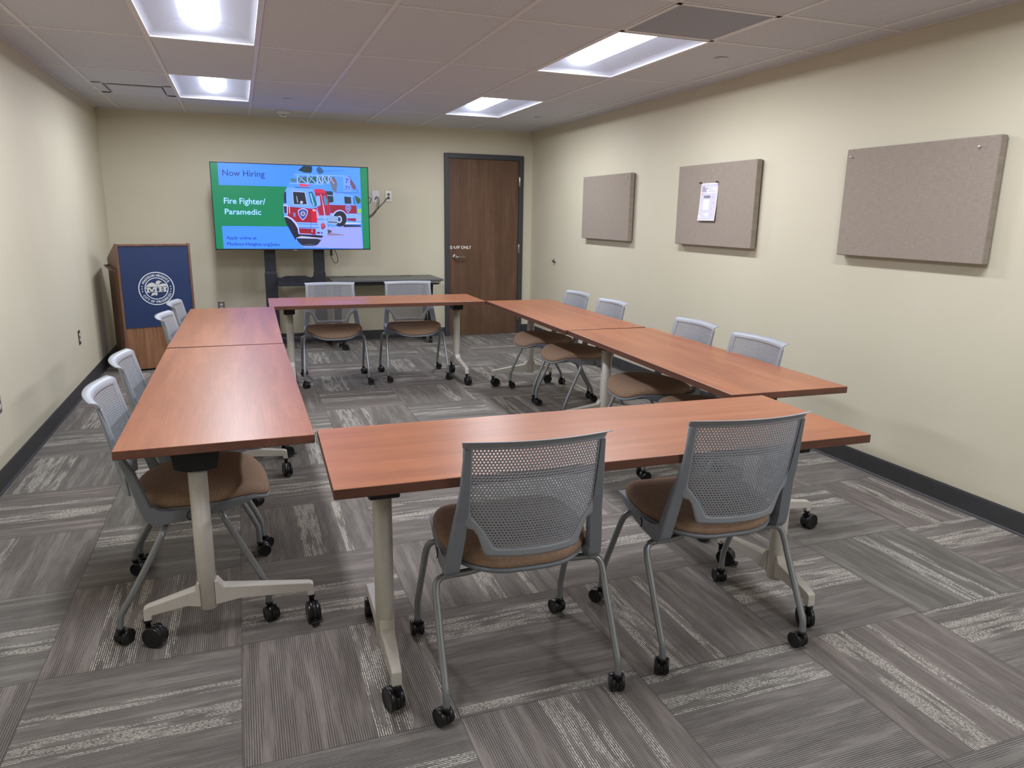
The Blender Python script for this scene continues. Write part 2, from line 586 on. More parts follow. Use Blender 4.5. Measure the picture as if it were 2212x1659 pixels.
def put_text(b, s, x, y, width, height, place, mat=0, bold=0.0, shear=0.0):
    """fit the cap height to height and the run to width; place(x, y, layer) -> 3D"""
    vs, fs = text_shapes(s)
    cap = 0.729 if s.upper() == s else 0.729
    x0 = min(v[0] for v in vs); x1 = max(v[0] for v in vs)
    sx = width / (x1 - x0); sy = height / cap
    offs = [(0, 0)] if not bold else [(0, 0), (bold, 0), (-bold, 0), (0, bold), (0, -bold)]
    for k, (ox, oy) in enumerate(offs):
        b.add([place(x + (v[0] - x0) * sx + shear * v[1] * sy + ox, y + v[1] * sy + oy, 0.00003 * k) for v in vs], fs, mat)


# door words: the bolt sits where two of the letters were
dl = MB()
DLp = lambda x, y, k: (x, LY - 0.0012 - k, y)
put_text(dl, 'S', 2.374, 1.062, 0.031, 0.037, DLp, bold=0.0012)
put_text(dl, 'FF ONLY', 2.458, 1.062, 0.183, 0.037, DLp, bold=0.0012)
dl.build('lettering', M['letter'], leaf)

# ------------------------------------------------------------------ ceiling lamps
def luminaire():
    root = empty('ceiling_light')
    W, L = (T2 - 0.02) / 2, 0.6
    # flat rim
    rim = MB()
    for (x0, x1, y0, y1) in [(-W, -W + 0.008, -L, L), (W - 0.008, W, -L, L), (-W, W, -L, -L + 0.008), (-W, W, L - 0.008, L)]:
        rim.box(x0, x1, y0, y1, -0.0055, 0.004)
    rim.build('rim', M['grid'], root)
    # curved white wings and slanted ends
    depth, half, endin = 0.085, 0.1, 0.085
    wing = MB()
    n = 10
    prof = []
    for i in range(n + 1):
        t = i / n
        x = (W - 0.004) + (half - (W - 0.004)) * t
        z = depth * math.sin(t * math.pi / 2) ** 0.9
        prof.append((x, z))
    def yend(z): return L - 0.004 - endin * (z / depth)
    for s in (-1, 1):
        v, f = [], []
        for (x, z) in prof:
            v += [(s * x, -yend(z), z), (s * x, yend(z), z)]
        for i in range(n):
            f.append((2 * i, 2 * i + 1, 2 * i + 3, 2 * i + 2))
        wing.add(v, f, 0, True)
    for s in (-1, 1):
        v = [(x, s * yend(z), z) for x, z in prof] + [(-x, s * yend(z), z) for x, z in prof[::-1]]
        wing.add(v, [tuple(range(len(v)))], 0, False)
    wing.add([(-half, -yend(depth), depth), (half, -yend(depth), depth), (half, yend(depth), depth), (-half, yend(depth), depth)], [(0, 1, 2, 3)], 0)
    wing.box(-W + 0.002, W - 0.002, -L + 0.002, L - 0.002, depth + 0.012, depth + 0.05)
    wing.build('reflector', M['reflector'], root)
    # lens: a long rounded trough
    rings = []
    hw, hl = 0.097, 0.525
    ends = [(1.0, 0.0)]
    for i in range(9):
        t = -1 + 2 * i / 8
        pass
    ys = [-hl, -hl + 0.006, -hl + 0.02, -hl + 0.045, -hl + 0.08, hl - 0.08, hl - 0.045, hl - 0.02, hl - 0.006, hl]
    sc = [0.25, 0.5, 0.74, 0.92, 1, 1, 0.92, 0.74, 0.5, 0.25]
    for y, k in zip(ys, sc):
        r = []
        for i in range(9):
            a = math.pi * i / 8
            r.append((hw * k * math.cos(a), y, depth - 0.002 - 0.054 * (0.35 + 0.65 * k) * math.sin(a)))
        rings.append(r)
    ln = MB()
    v = [p for r in rings for p in r]
    f = []
    for k in range(len(rings) - 1):
        for i in range(8):
            f.append((k * 9 + i, k * 9 + i + 1, (k + 1) * 9 + i + 1, (k + 1) * 9 + i))
    ln.add(v, f, 0, True)
    ln.add(rings[0], [tuple(range(9))], 0); ln.add(rings[-1], [tuple(range(9))], 0)
    ln.build('lens', M['lamp'], root)
    ld = bpy.data.lights.new('lamp_tube', 'AREA')
    ld.shape = 'RECTANGLE'; ld.size = 0.13; ld.size_y = 0.94
    ld.energy = LAMP_POWER; ld.color = LAMP_COLOR
    lo = bpy.data.objects.new('lamp_tube', ld)
    C.objects.link(lo)
    lo.parent = root
    lo.location = (0, 0, depth - 0.002 - 0.054 - 0.003)
    return root


LAMP_LABELS = {
    (2, 1): 'recessed ceiling light nearest the wall screen, in the left column',
    (6, 1): 'recessed ceiling light nearest the door, in the right column',
    (2, 3): 'large recessed ceiling light cut by the top edge, upper left',
    (6, 3): 'long recessed ceiling light directly beside the dark square grille',
    (2, 6): 'recessed ceiling light above the left tables, nearer than the frame shows',
    (6, 6): 'recessed ceiling light over the front right chair, just out of frame',
    (6, 8): 'recessed ceiling light behind the photographer on the right',
}
lamp0 = luminaire()
for n_, (i, j) in enumerate(LAMP_CELLS):
    o = lamp0 if n_ == 0 else copy_tree(lamp0)
    o.location = ((GX[i] + GX[i + 1]) / 2, (GY[j] + GY[j + 1]) / 2, ZC)
    tag(o, LAMP_LABELS[(i, j)], 'ceiling light', 'recessed lights in the ceiling grid')

# return grille
g = empty('return_air_grille', ((GX[6] + GX[7]) / 2, (GY[4] + GY[5]) / 2, ZC))
tag(g, 'square dark perforated return air grille in the ceiling beside a long light', 'vent')
hw_, hl_ = (GX[7] - GX[6]) / 2 - 0.004, (GY[4] - GY[5]) / 2 - 0.004
b = MB()
for (x0, x1, y0, y1) in [(-hw_, -hw_ + 0.03, -hl_, hl_), (hw_ - 0.03, hw_, -hl_, hl_), (-hw_, hw_, -hl_, -hl_ + 0.03), (-hw_, hw_, hl_ - 0.03, hl_)]:
    b.box(x0, x1, y0, y1, -0.007, 0.004)
b.build('frame', M['grid'], g, bevel=0.002)
MB().box(-hw_ + 0.028, hw_ - 0.028, -hl_ + 0.028, hl_ - 0.028, -0.003, 0.006).build('perforated_plate', M['grille'], g)
MB().box(-hw_, hw_, -hl_, hl_, 0.006, 0.05).build('duct_box', M['dark_gap'], g)

# supply diffuser (square plaque) at far left
dcx, dcy = (GX[1] + GX[2]) / 2, GY[1] - (GY[1] - GY[2] - T2) / 2
dh = (GY[1] - GY[2] - T2) / 2
g = empty('supply_air_diffuser', (dcx, dcy, ZC))
tag(g, 'square white plaque air diffuser in the ceiling above the lectern', 'vent')
b = MB()
W_ = T2 / 2 - 0.006; D_ = dh - 0.006
for (x0, x1, y0, y1) in [(-W_, -W_ + 0.075, -D_, D_), (W_ - 0.075, W_, -D_, D_), (-W_, W_, -D_, -D_ + 0.06), (-W_, W_, D_ - 0.06, D_)]:
    b.box(x0, x1, y0, y1, -0.002, 0.006)
b.build('frame', M['ceiling'], g)
MB().box(-W_ + 0.07, W_ - 0.07, -D_ + 0.055, D_ - 0.055, 0.006, 0.012).build('duct_opening', plain('grey diffuser throat', (150, 150, 156), 0.6), g)
MB().box(-W_ + 0.105, W_ - 0.085, -D_ + 0.09, D_ - 0.07, -0.012, -0.002).build('plaque', M['ceiling'], g, bevel=0.002)

# concealed sprinkler covers and a detector
for (x, y, lab) in [(0.478, 7.156, 'small round flush sprinkler cover in the ceiling near the detector'),
                    (2.933, 4.169, 'small round flush sprinkler cover in the ceiling beside the grille light'),
                    (2.96, 7.287, 'small round flush sprinkler cover in the ceiling near the door light')]:
    o = MB().lathe([(0.004, -0.0075), (0.036, -0.0075), (0.041, -0.006), (0.041, -0.003), (0.034, -0.002), (0.034, 0.0)], 'Z', 32).build('sprinkler_cover', M['ceiling'], loc=(x, y, ZC))
    tag(o, lab, 'sprinkler', 'sprinkler covers in the ceiling')
g = empty('ceiling_detector', (0.492, 8.06, ZC))
tag(g, 'small white detector hanging from the ceiling tile above the wall screen', 'detector')
MB().lathe([(0.065, 0), (0.065, -0.012), (0.058, -0.02), (0.03, -0.024)], 'Z', 32).build('base', M['grid'], g)
MB().lathe([(0.034, -0.02), (0.036, -0.03), (0.033, -0.046), (0.02, -0.052), (0.004, -0.052)], 'Z', 24).build('sensor', M['white_plastic'], g)
b = MB()
for a in (-110, -90, -80, -65, -130):
    b.box(-0.003, 0.003, -0.0375, -0.033, -0.042, -0.034, mtx=Matrix.Rotation(math.radians(a + 90), 4, 'Z'))
b.build('vents', M['black_plastic'], g)


# ------------------------------------------------------------------ chair
def smoothpoly(pts, r):
    return pts


def caster(kind, R, w, gap, stem_top, trail, brake=False):
    """twin wheel caster pivoting about its stem; wheels are parts of their own"""
    hub = MB()
    zc = R
    hub.lathe([(0.009, zc), (0.009, stem_top - 0.012), (0.0135, stem_top - 0.011), (0.0135, stem_top), (0.006, stem_top)], 'Z', 14)
    # hood between and over the wheels
    pts = arc(0, 0, R * 0.98, 200, -20, 16)
    inner = arc(0, 0, R * 0.3, -20, 200, 6)
    poly = [(-trail + p[0], zc + p[1]) for p in pts + inner]
    hub.prism(poly, 'X', -gap, gap)
    hub.lathe([(R * 0.22, -gap - w * 0.9), (R * 0.22, gap + w * 0.9)], 'X', 14, c=(0, -trail, zc))
    o = hub.build('caster', M['black_plastic'])
    for s in (-1, 1):
        wh = MB()
        a, c_ = gap + 0.0008, gap + w
        prof = [(R * 0.3, a), (R * 0.93, a), (R, a + w * 0.10), (R, c_ - w * 0.22), (R * 0.965, c_ - w * 0.06), (R * 0.91, c_), (R * 0.86, c_ - 0.0008), (R * 0.1, c_ - 0.0008)]
        wh.lathe([(r, s * h) for r, h in prof], 'X', 28, c=(0, -trail, zc))
        wh.build('wheel', M['wheel'], o)
    if brake:
        br = MB()
        br.box(-0.014, 0.014, -trail - R - 0.016, -trail - R + 0.012, 0.012, 0.02)
        br.box(-gap, gap, -trail - R - 0.004, -trail - R * 0.2, 0.016, 0.026)
        br.build('brake_pedal', M['black_plastic'], o, bevel=0.002)
    return o


HW_TOP = 0.214
ZT = 0.831


def yline(z):
    return -0.228 + 0.262 * (ZT - z)


def shell_y(s, z):
    bulge = 0.045 + (ZT - z) / 0.34 * 0.028
    return yline(z) - bulge * (1 - min(1.0, (s / HW_TOP) ** 2))


def chair():
    root = empty('conference_chair')
    # ---- perforated shell
    sh = MB()
    ph, pv = 0.0098, 0.0085
    zb0 = 0.512
    def inner_hw(z):
        if z >= 0.63: return 0.190
        return 0.118 + (z - zb0) / (0.63 - zb0) * (0.190 - 0.118)
    def pos(s, z, off):
        return (s, shell_y(s, z) + off * 0.965, z + off * 0.26)
    row = 0
    z = zb0
    th = 0.0016
    while z < ZT - 0.012:
        hw = inner_hw(z)
        k0 = int(hw / ph) + 1
        for k in range(-k0, k0 + 1):
            s = k * ph + (ph / 2 if row % 2 else 0)
            if abs(s) > hw: continue
            ho, hi = [], []
            hs = 0.60 if z > 0.6 else 0.66
            for q in range(6):
                a = math.radians(60 * q + 30)
                ho.append((s + ph * 0.5774 * math.cos(a), z + pv * 0.6667 * math.sin(a)))
                a2 = a
                hi.append((s + ph * 0.5774 * hs * math.cos(a2), z + pv * 0.6667 * hs * math.sin(a2)))
            v = [pos(p[0], p[1], th) for p in ho] + [pos(p[0], p[1], th) for p in hi] + [pos(p[0], p[1], -th) for p in ho] + [pos(p[0], p[1], -th) for p in hi]
            f = []
            for q in range(6):
                r = (q + 1) % 6
                f.append((q, r, 6 + r, 6 + q))
                f.append((12 + r, 12 + q, 18 + q, 18 + r))
                f.append((6 + q, 6 + r, 18 + r, 18 + q))
            sh.add(v, f)
        z += pv
        row += 1
    ztop_in = z - pv * 0.55
    # ---- solid rim round the mesh: outer and inner loop, four rows across
    def loops():
        O, I = [], []
        n = 28
        for i in range(n + 1):                      # top, left to right
            t = -1 + 2 * i / n
            O.append((HW_TOP * t, ZT + 0.001)); I.append((0.188 * t, ztop_in))
        for i in range(1, 15):                      # right side down to the shoulder
            t = i / 14
            O.append((HW_TOP - 0.006 * t, ZT + 0.001 - 0.209 * t)); I.append((0.188, ztop_in + (0.63 - ztop_in) * t))
        side = [((0.204, 0.590), (0.186, 0.617)), ((0.196, 0.576), (0.178, 0.607)), ((0.178, 0.573), (0.168, 0.594)),
                ((0.167, 0.556), (0.155, 0.577)), ((0.159, 0.535), (0.143, 0.558)), ((0.152, 0.512), (0.131, 0.537)), ((0.147, 0.497), (0.121, 0.518)), ((0.141, 0.489), (0.112, 0.513))]
        for a_, b_ in side:
            O.append(a_); I.append(b_)
        for i in range(1, 18):                      # bottom, right to left
            t = 1 - 2 * i / 18
            O.append((0.142 * t, 0.487 + 0.003 * t * t)); I.append((0.112 * t, 0.511))
        for a_, b_ in side[::-1]:
            O.append((-a_[0], a_[1])); I.append((-b_[0], b_[1]))
        for i in range(14, 0, -1):
            t = i / 14
            O.append((-(HW_TOP - 0.006 * t), ZT + 0.001 - 0.209 * t)); I.append((-0.188, ztop_in + (0.63 - ztop_in) * t))
        return O, I
    O, I = loops()
    n = len(O)
    th2 = 0.0032
    K = 4
    v, f = [], []
    for side_, off in ((0, th2), (1, -th2)):
        for k in range(K + 1):
            t = k / K
            rr = off * (1 - 0.0 * t)
            for i in range(n):
                s_ = O[i][0] + (I[i][0] - O[i][0]) * t
                z_ = O[i][1] + (I[i][1] - O[i][1]) * t
                v.append(pos(s_, z_, rr))
    N = (K + 1) * n
    for k in range(K):
        for i in range(n):
            j = (i + 1) % n
            a, b2, c2, d = k * n + i, k * n + j, (k + 1) * n + j, (k + 1) * n + i
            f.append((a, b2, c2, d)); f.append((N + d, N + c2, N + b2, N + a))
    for i in range(n):
        j = (i + 1) % n
        f.append((i, N + i, N + j, j)); f.append((K * n + i, K * n + j, N + K * n + j, N + K * n + i))
    sh.add(v, f, 0, True)
    # ---- lip curling back along the top
    sec = [(0.0032, 0.0), (0.001, 0.006), (-0.006, 0.0115), (-0.017, 0.0150), (-0.030, 0.0175), (-0.0308, 0.0152), (-0.018, 0.0120), (-0.009, 0.0075), (-0.004, 0.001), (-0.0031, -0.003), (0.003, -0.003)]
    rings = []
    for i in range(29):
        t = -1 + 2 * i / 28
        s_ = t * (HW_TOP + 0.001)
        k = 1.0
        r = []
        for dy, dz in sec:
            fl = max(0.0, -dy) * 0.28 * (1 if t > 0 else -1) * abs(t) ** 6
            r.append((s_ + fl, shell_y(s_ * 0.995, ZT) + dy, ZT + 0.001 + dz))
        rings.append(r)
    sh.loft(rings, 0, True, True)
    sh.build('backrest', M['shell'], root)

    # ---- arms: post plus forward bracket on each side
    for s in (-1, 1):
        fm = MB()
        rings = []
        for z, xo, w, yb, yf in [(0.822, 0.213, 0.016, -0.240, -0.231), (0.77, 0.216, 0.019, -0.228, -0.215), (0.70, 0.220, 0.025, -0.213, -0.197), (0.64, 0.226, 0.032, -0.196, -0.174),
                                 (0.60, 0.230, 0.038, -0.180, -0.152), (0.55, 0.237, 0.042, -0.166, -0.137), (0.48, 0.245, 0.042, -0.147, -0.113), (0.455, 0.248, 0.042, -0.140, -0.092), (0.43, 0.249, 0.041, -0.131, -0.062), (0.418, 0.249, 0.039, -0.120, -0.058), (0.409, 0.248, 0.036, -0.104, -0.066)]:
            x1, x0 = s * xo, s * (xo - w)
            e = 0.004
            rings.append([(x0, yb, z), (x1 - s * e, yb, z), (x1, yb + e, z), (x1, yf - e, z), (x1 - s * e, yf, z), (x0, yf, z)])
        fm.loft(rings, 0, False, True)
        fm.build('back_post', M['frameplastic'], root, bevel=0.002)
        fm = MB()
        poly = [(-0.112, 0.4085), (-0.07, 0.4085), (-0.01, 0.411), (0.06, 0.417), (0.14, 0.430), (0.2, 0.446), (0.235, 0.461), (0.2, 0.464), (0.12, 0.459), (0.03, 0.455), (-0.05, 0.455), (-0.085, 0.461), (-0.104, 0.476), (-0.118, 0.47), (-0.12, 0.44)]
        v0 = [(s * (0.248 - max(0, p[0] + 0.02) * 0.09), p[0], p[1]) for p in poly]
        v1 = [(s * (0.248 - max(0, p[0] + 0.02) * 0.09 - 0.032), p[0], p[1]) for p in poly]
        n2 = len(poly)
        fm.add(v0 + v1, [tuple(range(n2)), tuple(range(2 * n2 - 1, n2 - 1, -1))] + [(i, (i + 1) % n2, n2 + (i + 1) % n2, n2 + i) for i in range(n2)], 0)
        o = fm.build('arm_bracket', M['frameplastic'], root, bevel=0.002)
        jt = MB()
        jt.tube([(s * 0.2465, 0.012, 0.449), (s * 0.247, 0.003, 0.439), (s * 0.2475, 0.002, 0.424), (s * 0.247, 0.012, 0.413)], 0.0016, 6)
        jt.build('joint_line', M['black_plastic'], o)

    # ---- seat pan and cushion
    def outline(k, dn=48):
        r = []
        for i in range(dn):
            a = 2 * math.pi * i / dn
            c_, s_ = math.cos(a), math.sin(a)
            x = 0.238 * (1 if c_ >= 0 else -1) * abs(c_) ** 0.55
            y = (0.236 if s_ >= 0 else 0.222) * (1 if s_ >= 0 else -1) * abs(s_) ** 0.8
            if y < 0: x *= 1 - 0.16 * (abs(y) / 0.222) ** 2
            else: x *= 1 - 0.05 * (abs(y) / 0.222) ** 2
            r.append((x * k, y * k + 0.048))
        return r
    def zb(x, y):
        f_ = max(0.0, y - 0.185)
        g_ = max(0.0, -y)
        return 0.4545 + 0.0105 * max(0, min(1, (y + 0.1) / 0.25)) - 3.6 * f_ * f_ - 0.35 * g_ * g_ - 0.012 * (1 - min(1, (x / 0.23) ** 2)) * (1 if y > 0.1 else 0.35)
    pan = MB()
    rings = []
    for k, dz in [(0.55, -0.030), (0.88, -0.022), (0.99, -0.010), (1.018, -0.002), (1.018, 0.004), (1.0, 0.006), (0.9, 0.006)]:
        rings.append([(x, y, zb(x, y) + dz - 0.004) for x, y in outline(k)])
    pan.loft(rings, 0, True, True)
    pan.build('seat_pan', M['frameplastic'], root)
    cu = MB()
    rings = []
    for k, dz in [(0.9, 0.0), (0.985, 0.0), (1.012, 0.008), (1.012, 0.02), (0.99, 0.031), (0.95, 0.039), (0.88, 0.045), (0.75, 0.049), (0.55, 0.0505), (0.3, 0.0505), (0.12, 0.0505)]:
        rings.append([(x, y, zb(x, y) + dz + 0.001) for x, y in outline(k)])
    cu.loft(rings, 0, True, True)
    cu.build('seat_cushion', M['seat'], root)
    # ---- mechanism box under the seat
    mb = MB()
    mb.prism([(-0.09, 0.432), (-0.085, 0.412), (-0.06, 0.403), (0.09, 0.405), (0.13, 0.414), (0.14, 0.44)], 'X', -0.155, 0.155)
    mb.build('underseat_housing', M['black_plastic'], root, bevel=0.004)
    # ---- legs
    for s in (-1, 1):
        rear = MB().tube([(s * 0.12, -0.060, 0.398), (s * 0.175, -0.066, 0.393), (s * 0.238, -0.072, 0.394), (s * 0.262, -0.079, 0.386), (s * 0.272, -0.092, 0.362), (s * 0.273, -0.13, 0.290), (s * 0.274, -0.19, 0.182), (s * 0.274, -0.215, 0.138), (s * 0.274, -0.232, 0.106), (s * 0.274, -0.237, 0.062)], 0.0112, 14).build('leg', M['tube'], root)
        front = MB().tube([(s * 0.12, 0.098, 0.412), (s * 0.175, 0.104, 0.421), (s * 0.222, 0.110, 0.425), (s * 0.246, 0.117, 0.415), (s * 0.257, 0.129, 0.388), (s * 0.261, 0.16, 0.322), (s * 0.266, 0.215, 0.205), (s * 0.268, 0.234, 0.160), (s * 0.269, 0.246, 0.125), (s * 0.269, 0.249, 0.060)], 0.0112, 14).build('leg', M['tube'], root)
        for par, (x, y) in ((rear, (s * 0.274, -0.237)), (front, (s * 0.269, 0.249))):
            c_ = caster('chair', 0.0275, 0.0185, 0.0045, 0.068, 0.016)
            c_.parent = root
            c_.location = (x, y, 0)
    return root


chair0 = chair()
spare = [copy_tree(chair0) for _ in range(11)]
CH = [
    # x, y, heading, caster angles (in the world), label, group
    (0.760, 2.008, -2.5, (200, 175, 160, 195), 'front left grey mesh chair with its back to the camera', 0),
    (1.486, 2.012, -2.5, (150, 215, 185, 165), 'front right grey mesh chair with its back to the camera at the near table', 0),
    (-0.243, 2.825, -88.0, (60, 95, 150, 20), 'grey mesh chair with tan seat at the near end of the left tables', 1),
    (-0.250, 3.424, -87.5, (100, 45, 80, 130), 'grey mesh chair second from the near end of the left tables', 1),
    (-0.203, 4.79, -92.0, (60, 95, 150, 20), 'grey mesh chair third from the near end of the left tables', 1),
    (-0.195, 5.45, -91.5, (100, 45, 80, 130), 'grey mesh chair closest to the lectern, overlapping its round seal', 1),
    (0.726, 6.49, 177.5, (20, 80, 60, 30), 'grey mesh chair behind the far table, under the wall screen', 2),
    (1.438, 6.49, 177.5, (70, 40, 20, 75), 'grey mesh chair behind the far table, in front of the black desk', 2),
    (2.374, 5.485, 90.0, (100, 60, 130, 80), 'grey mesh chair at the right tables nearest the door', 3),
    (2.360, 4.85, 89.3, (80, 120, 70, 100), 'grey mesh chair second from the door along the right tables', 3),
    (2.335, 3.73, 88.6, (100, 60, 130, 80), 'grey mesh chair third from the door along the right tables', 3),
    (2.309, 3.115, 88.7, (80, 120, 70, 100), 'grey mesh chair along the right tables nearest the camera', 3),
]
BACK_TILT = {0: 4.7, 1: 4.0}
GRP = ['chairs in front of the near table', 'chairs along the left tables', 'chairs behind the far table', 'chairs along the right tables']
for n_, (x, y, a, ca, lab, gi) in enumerate(CH):
    o = chair0 if n_ == 0 else spare[n_ - 1]
    o.location = (x, y, 0)
    o.rotation_euler = (0, 0, math.radians(a))
    k = 0
    tilt = math.radians(BACK_TILT.get(n_, 0))
    for ch in o.children:
        if tilt and ch.name.startswith(('backrest', 'back_post')):
            # the flexible back sits more upright on this chair
            py_, pz_ = -0.10, 0.42
            c_, s_ = math.cos(tilt), math.sin(tilt)
            ch.rotation_euler = (-tilt, 0, 0)
            ch.location = (0, py_ - (c_ * py_ + s_ * pz_), pz_ - (-s_ * py_ + c_ * pz_))
        if ch.name.startswith('caster'):
            ch.rotation_euler = (0, 0, math.radians(ca[k] - a)); k += 1
    tag(o, lab, 'chair', GRP[gi])


# ------------------------------------------------------------------ training tables
def table(name, cx, cy, rz, L, W, label, group, inset=0.16, cast=None):
    root = empty(name, (cx, cy, 0), math.radians(rz))
    tag(root, label, 'table', group)
    TT, TK = 0.737, 0.030
    tp = MB()
    tp.box(-L / 2, L / 2, -W / 2, W / 2, TT - TK, TT)
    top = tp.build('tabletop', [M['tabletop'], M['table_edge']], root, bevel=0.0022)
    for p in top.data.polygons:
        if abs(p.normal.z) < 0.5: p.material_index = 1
    yc = -0.075
    rail = MB()
    rail.box(-L / 2 + 0.16, L / 2 - 0.16, yc - 0.02, yc + 0.02, TT - TK - 0.032, TT - TK)
    rail.box(-L / 2 + 0.3, L / 2 - 0.3, yc + 0.055, yc + 0.10, TT - TK - 0.018, TT - TK)
    rail.build('support_rail', M['black_metal'], root)
    k = 0
    for s in (-1, 1):
        lx = s * (L / 2 - inset)
        col = MB()
        n = 20
        def ell(z, a, b2):
            return [(lx + a * math.cos(2 * math.pi * i / n), yc + b2 * math.sin(2 * math.pi * i / n), z) for i in range(n)]
        col.loft([ell(0.108, 0.026, 0.027), ell(0.112, 0.030, 0.0305), ell(0.63, 0.030, 0.0305)], 0, True, True)
        leg = col.build('leg', M['table_paint'], root)
        # foot: two arms
        ft = MB()
        for d in (-1, 1):
            ye = d * 0.272
            y0 = yc + d * 0.024
            span = ye - y0
            prof = [(y0, 0.122), (y0, 0.212), (y0 + span * 0.035, 0.212), (y0 + span * 0.09, 0.186), (y0 + span * 0.2, 0.181), (ye - d * 0.004, 0.147), (ye + d * 0.008, 0.140), (ye + d * 0.010, 0.096), (ye - d * 0.014, 0.096), (ye - d * 0.016, 0.113), (y0 + span * 0.25, 0.131)]
            v0, v1 = [], []
            for (yy, zz) in prof:
                t = abs(yy - y0) / abs(span)
                w = 0.023 - 0.008 * min(1, t)
                v0.append((lx - w, yy, zz)); v1.append((lx + w, yy, zz))
            m_ = len(prof)
            ft.add(v0 + v1, [tuple(range(m_)), tuple(range(2 * m_ - 1, m_ - 1, -1))] + [(i, (i + 1) % m_, m_ + (i + 1) % m_, m_ + i) for i in range(m_)], 0)
            # shallow tray on top of the arm
        ft.build('foot', M['table_paint'], leg, bevel=0.003)
        # black folding head
        hd_ = MB()
        hd_.prism([(yc - 0.072, 0.676), (yc - 0.068, 0.634), (yc - 0.03, 0.622), (yc + 0.03, 0.622), (yc + 0.066, 0.630), (yc + 0.074, 0.676), (yc + 0.08, TT - TK), (yc - 0.08, TT - TK), (yc - 0.078, 0.692)], 'X', lx - 0.045, lx + 0.045)
        hd_.build('folding_bracket', M['black_metal'], leg, bevel=0.004)
        for d in (-1, 1):
            a = (cast or [200, 160, 20, 190])[k]
            c_ = caster('table', 0.0375, 0.0185, 0.0045, 0.098, 0.024, brake=(k in (1, 3)))
            # keep the caster one mesh per wheel under the leg
            c_.parent = leg
            c_.location = (lx, d * 0.272, 0)
            c_.rotation_euler = (0, 0, math.radians(a - rz))
            for w_ in list(c_.children):
                mw = Matrix.Translation(c_.location) @ Euler(c_.rotation_euler).to_matrix().to_4x4()
                w_.parent = leg
                w_.location = c_.location
                w_.rotation_euler = c_.rotation_euler
            k += 1
    return root


table('training_table', -0.108, 3.322, -90.1, 1.837, 0.605, 'near table of the left row, cherry top facing the camera end on', 'wheeled training tables', inset=0.115, cast=[260, 10, 60, 5])
table('training_table', -0.096, 5.122, -90.8, 1.715, 0.605, 'far table of the left row with purple screen glare, beside the lectern', 'wheeled training tables', cast=[280, 80, 90, 110])
table('training_table', 1.080, 6.282, 179.0, 1.781, 0.605, 'cherry topped table at the far end below the wall screen', 'wheeled training tables', cast=[0, 10, 20, 350])
table('training_table', 2.262, 5.122, 89.3, 1.71, 0.600, 'far table of the right row, in front of the door', 'wheeled training tables', inset=0.13, cast=[100, 90, 250, 100])
table('training_table', 2.240, 3.345, -92.0, 1.80, 0.605, 'near table of the right row, reaching toward the right wall', 'wheeled training tables', inset=0.13, cast=[200, 190, 200, 100])
table('training_table', 1.111, 2.144, -1.4, 1.825, 0.590, 'nearest table, crosswise in front with two chairs pushed to it', 'wheeled training tables', cast=[195, 170, 160, 40])

# ------------------------------------------------------------------ lectern
LT = math.radians(15.5)
lect = empty('lectern', (-1.042, 7.334, 0), LT)
tag(lect, 'tall oak lectern with navy front panel and round city seal', 'lectern')
LWd, LDp, LH, LB = 0.622, 0.60, 1.165, 1.015
pt = 0.02
for s, x0 in ((0, 0.0), (1, LWd - pt)):
    b = MB()
    b.prism([(0, 0.02), (LDp, 0.02), (LDp, LB), (0.06, LH), (0, LH)], 'X', x0, x0 + pt)
    b.build('side_panel', M['lectern_edge'], lect, bevel=0.0015)
MB().box(pt, LWd - pt, 0.012, 0.03, 0.02, LH - 0.012).build('front_panel', M['lectern'], lect)
b = MB()
b.box(pt, LWd - pt, 0.0, 0.03, LH - 0.018, LH - 0.002)
b.build('top_rail', M['lectern_edge'], lect)
b = MB()
v = [(pt, 0.03, LH - 0.03), (LWd - pt, 0.03, LH - 0.03), (LWd - pt, LDp - 0.01, LB - 0.035), (pt, LDp - 0.01, LB - 0.035)]
b.add(v + [(p[0], p[1], p[2] - 0.018) for p in v], [(0, 1, 2, 3), (7, 6, 5, 4), (0, 4, 5, 1), (1, 5, 6, 2), (2, 6, 7, 3), (3, 7, 4, 0)])
b.build('reading_top', M['lectern'], lect)
b = MB()
b.tube([(0, 0.06, 0.925), (-0.028, 0.075, 0.928), (-0.034, 0.12, 0.931), (-0.034, LDp - 0.1, 0.945), (-0.026, LDp - 0.06, 0.947), (0, LDp - 0.05, 0.947)], 0.009, 10)
b.build('handle', M['lectern_edge'], lect)
for x0 in (0.0, LWd - pt):
    b = MB()
    b.lathe([(0.004, 0.0), (0.014, 0.0), (0.014, 0.006), (0.004, 0.007)], 'Z', 16, c=(x0 + pt / 2, 0.02, LH))
    b.build('corner_cap', M['steel'], lect)
MB().box(0.02, LWd - 0.02, 0.03, LDp - 0.02, 0.0, 0.02).build('plinth', M['black_plastic'], lect)
bp = MB().box(pt + 0.002, LWd - pt - 0.002, 0.006, 0.012, 0.408, LH - 0.022).build('sign_panel', M['navy'], lect)
# round seal
SX, SZ, SR = 0.305, 0.760, 0.152
seal = MB()


def sp(x, y, k=0.0):
    return (SX + x, 0.0052 - k, SZ + y)


def ring(b, r0, r1, mat, n=64):
    v = [sp(r0 * math.cos(2 * math.pi * i / n), r0 * math.sin(2 * math.pi * i / n)) for i in range(n)] + [sp(r1 * math.cos(2 * math.pi * i / n), r1 * math.sin(2 * math.pi * i / n)) for i in range(n)]
    b.add(v, [(i, (i + 1) % n, n + (i + 1) % n, n + i) for i in range(n)], mat)


ring(seal, SR * 0.947, SR, 0)
ring(seal, SR * 0.615, SR * 0.662, 0)


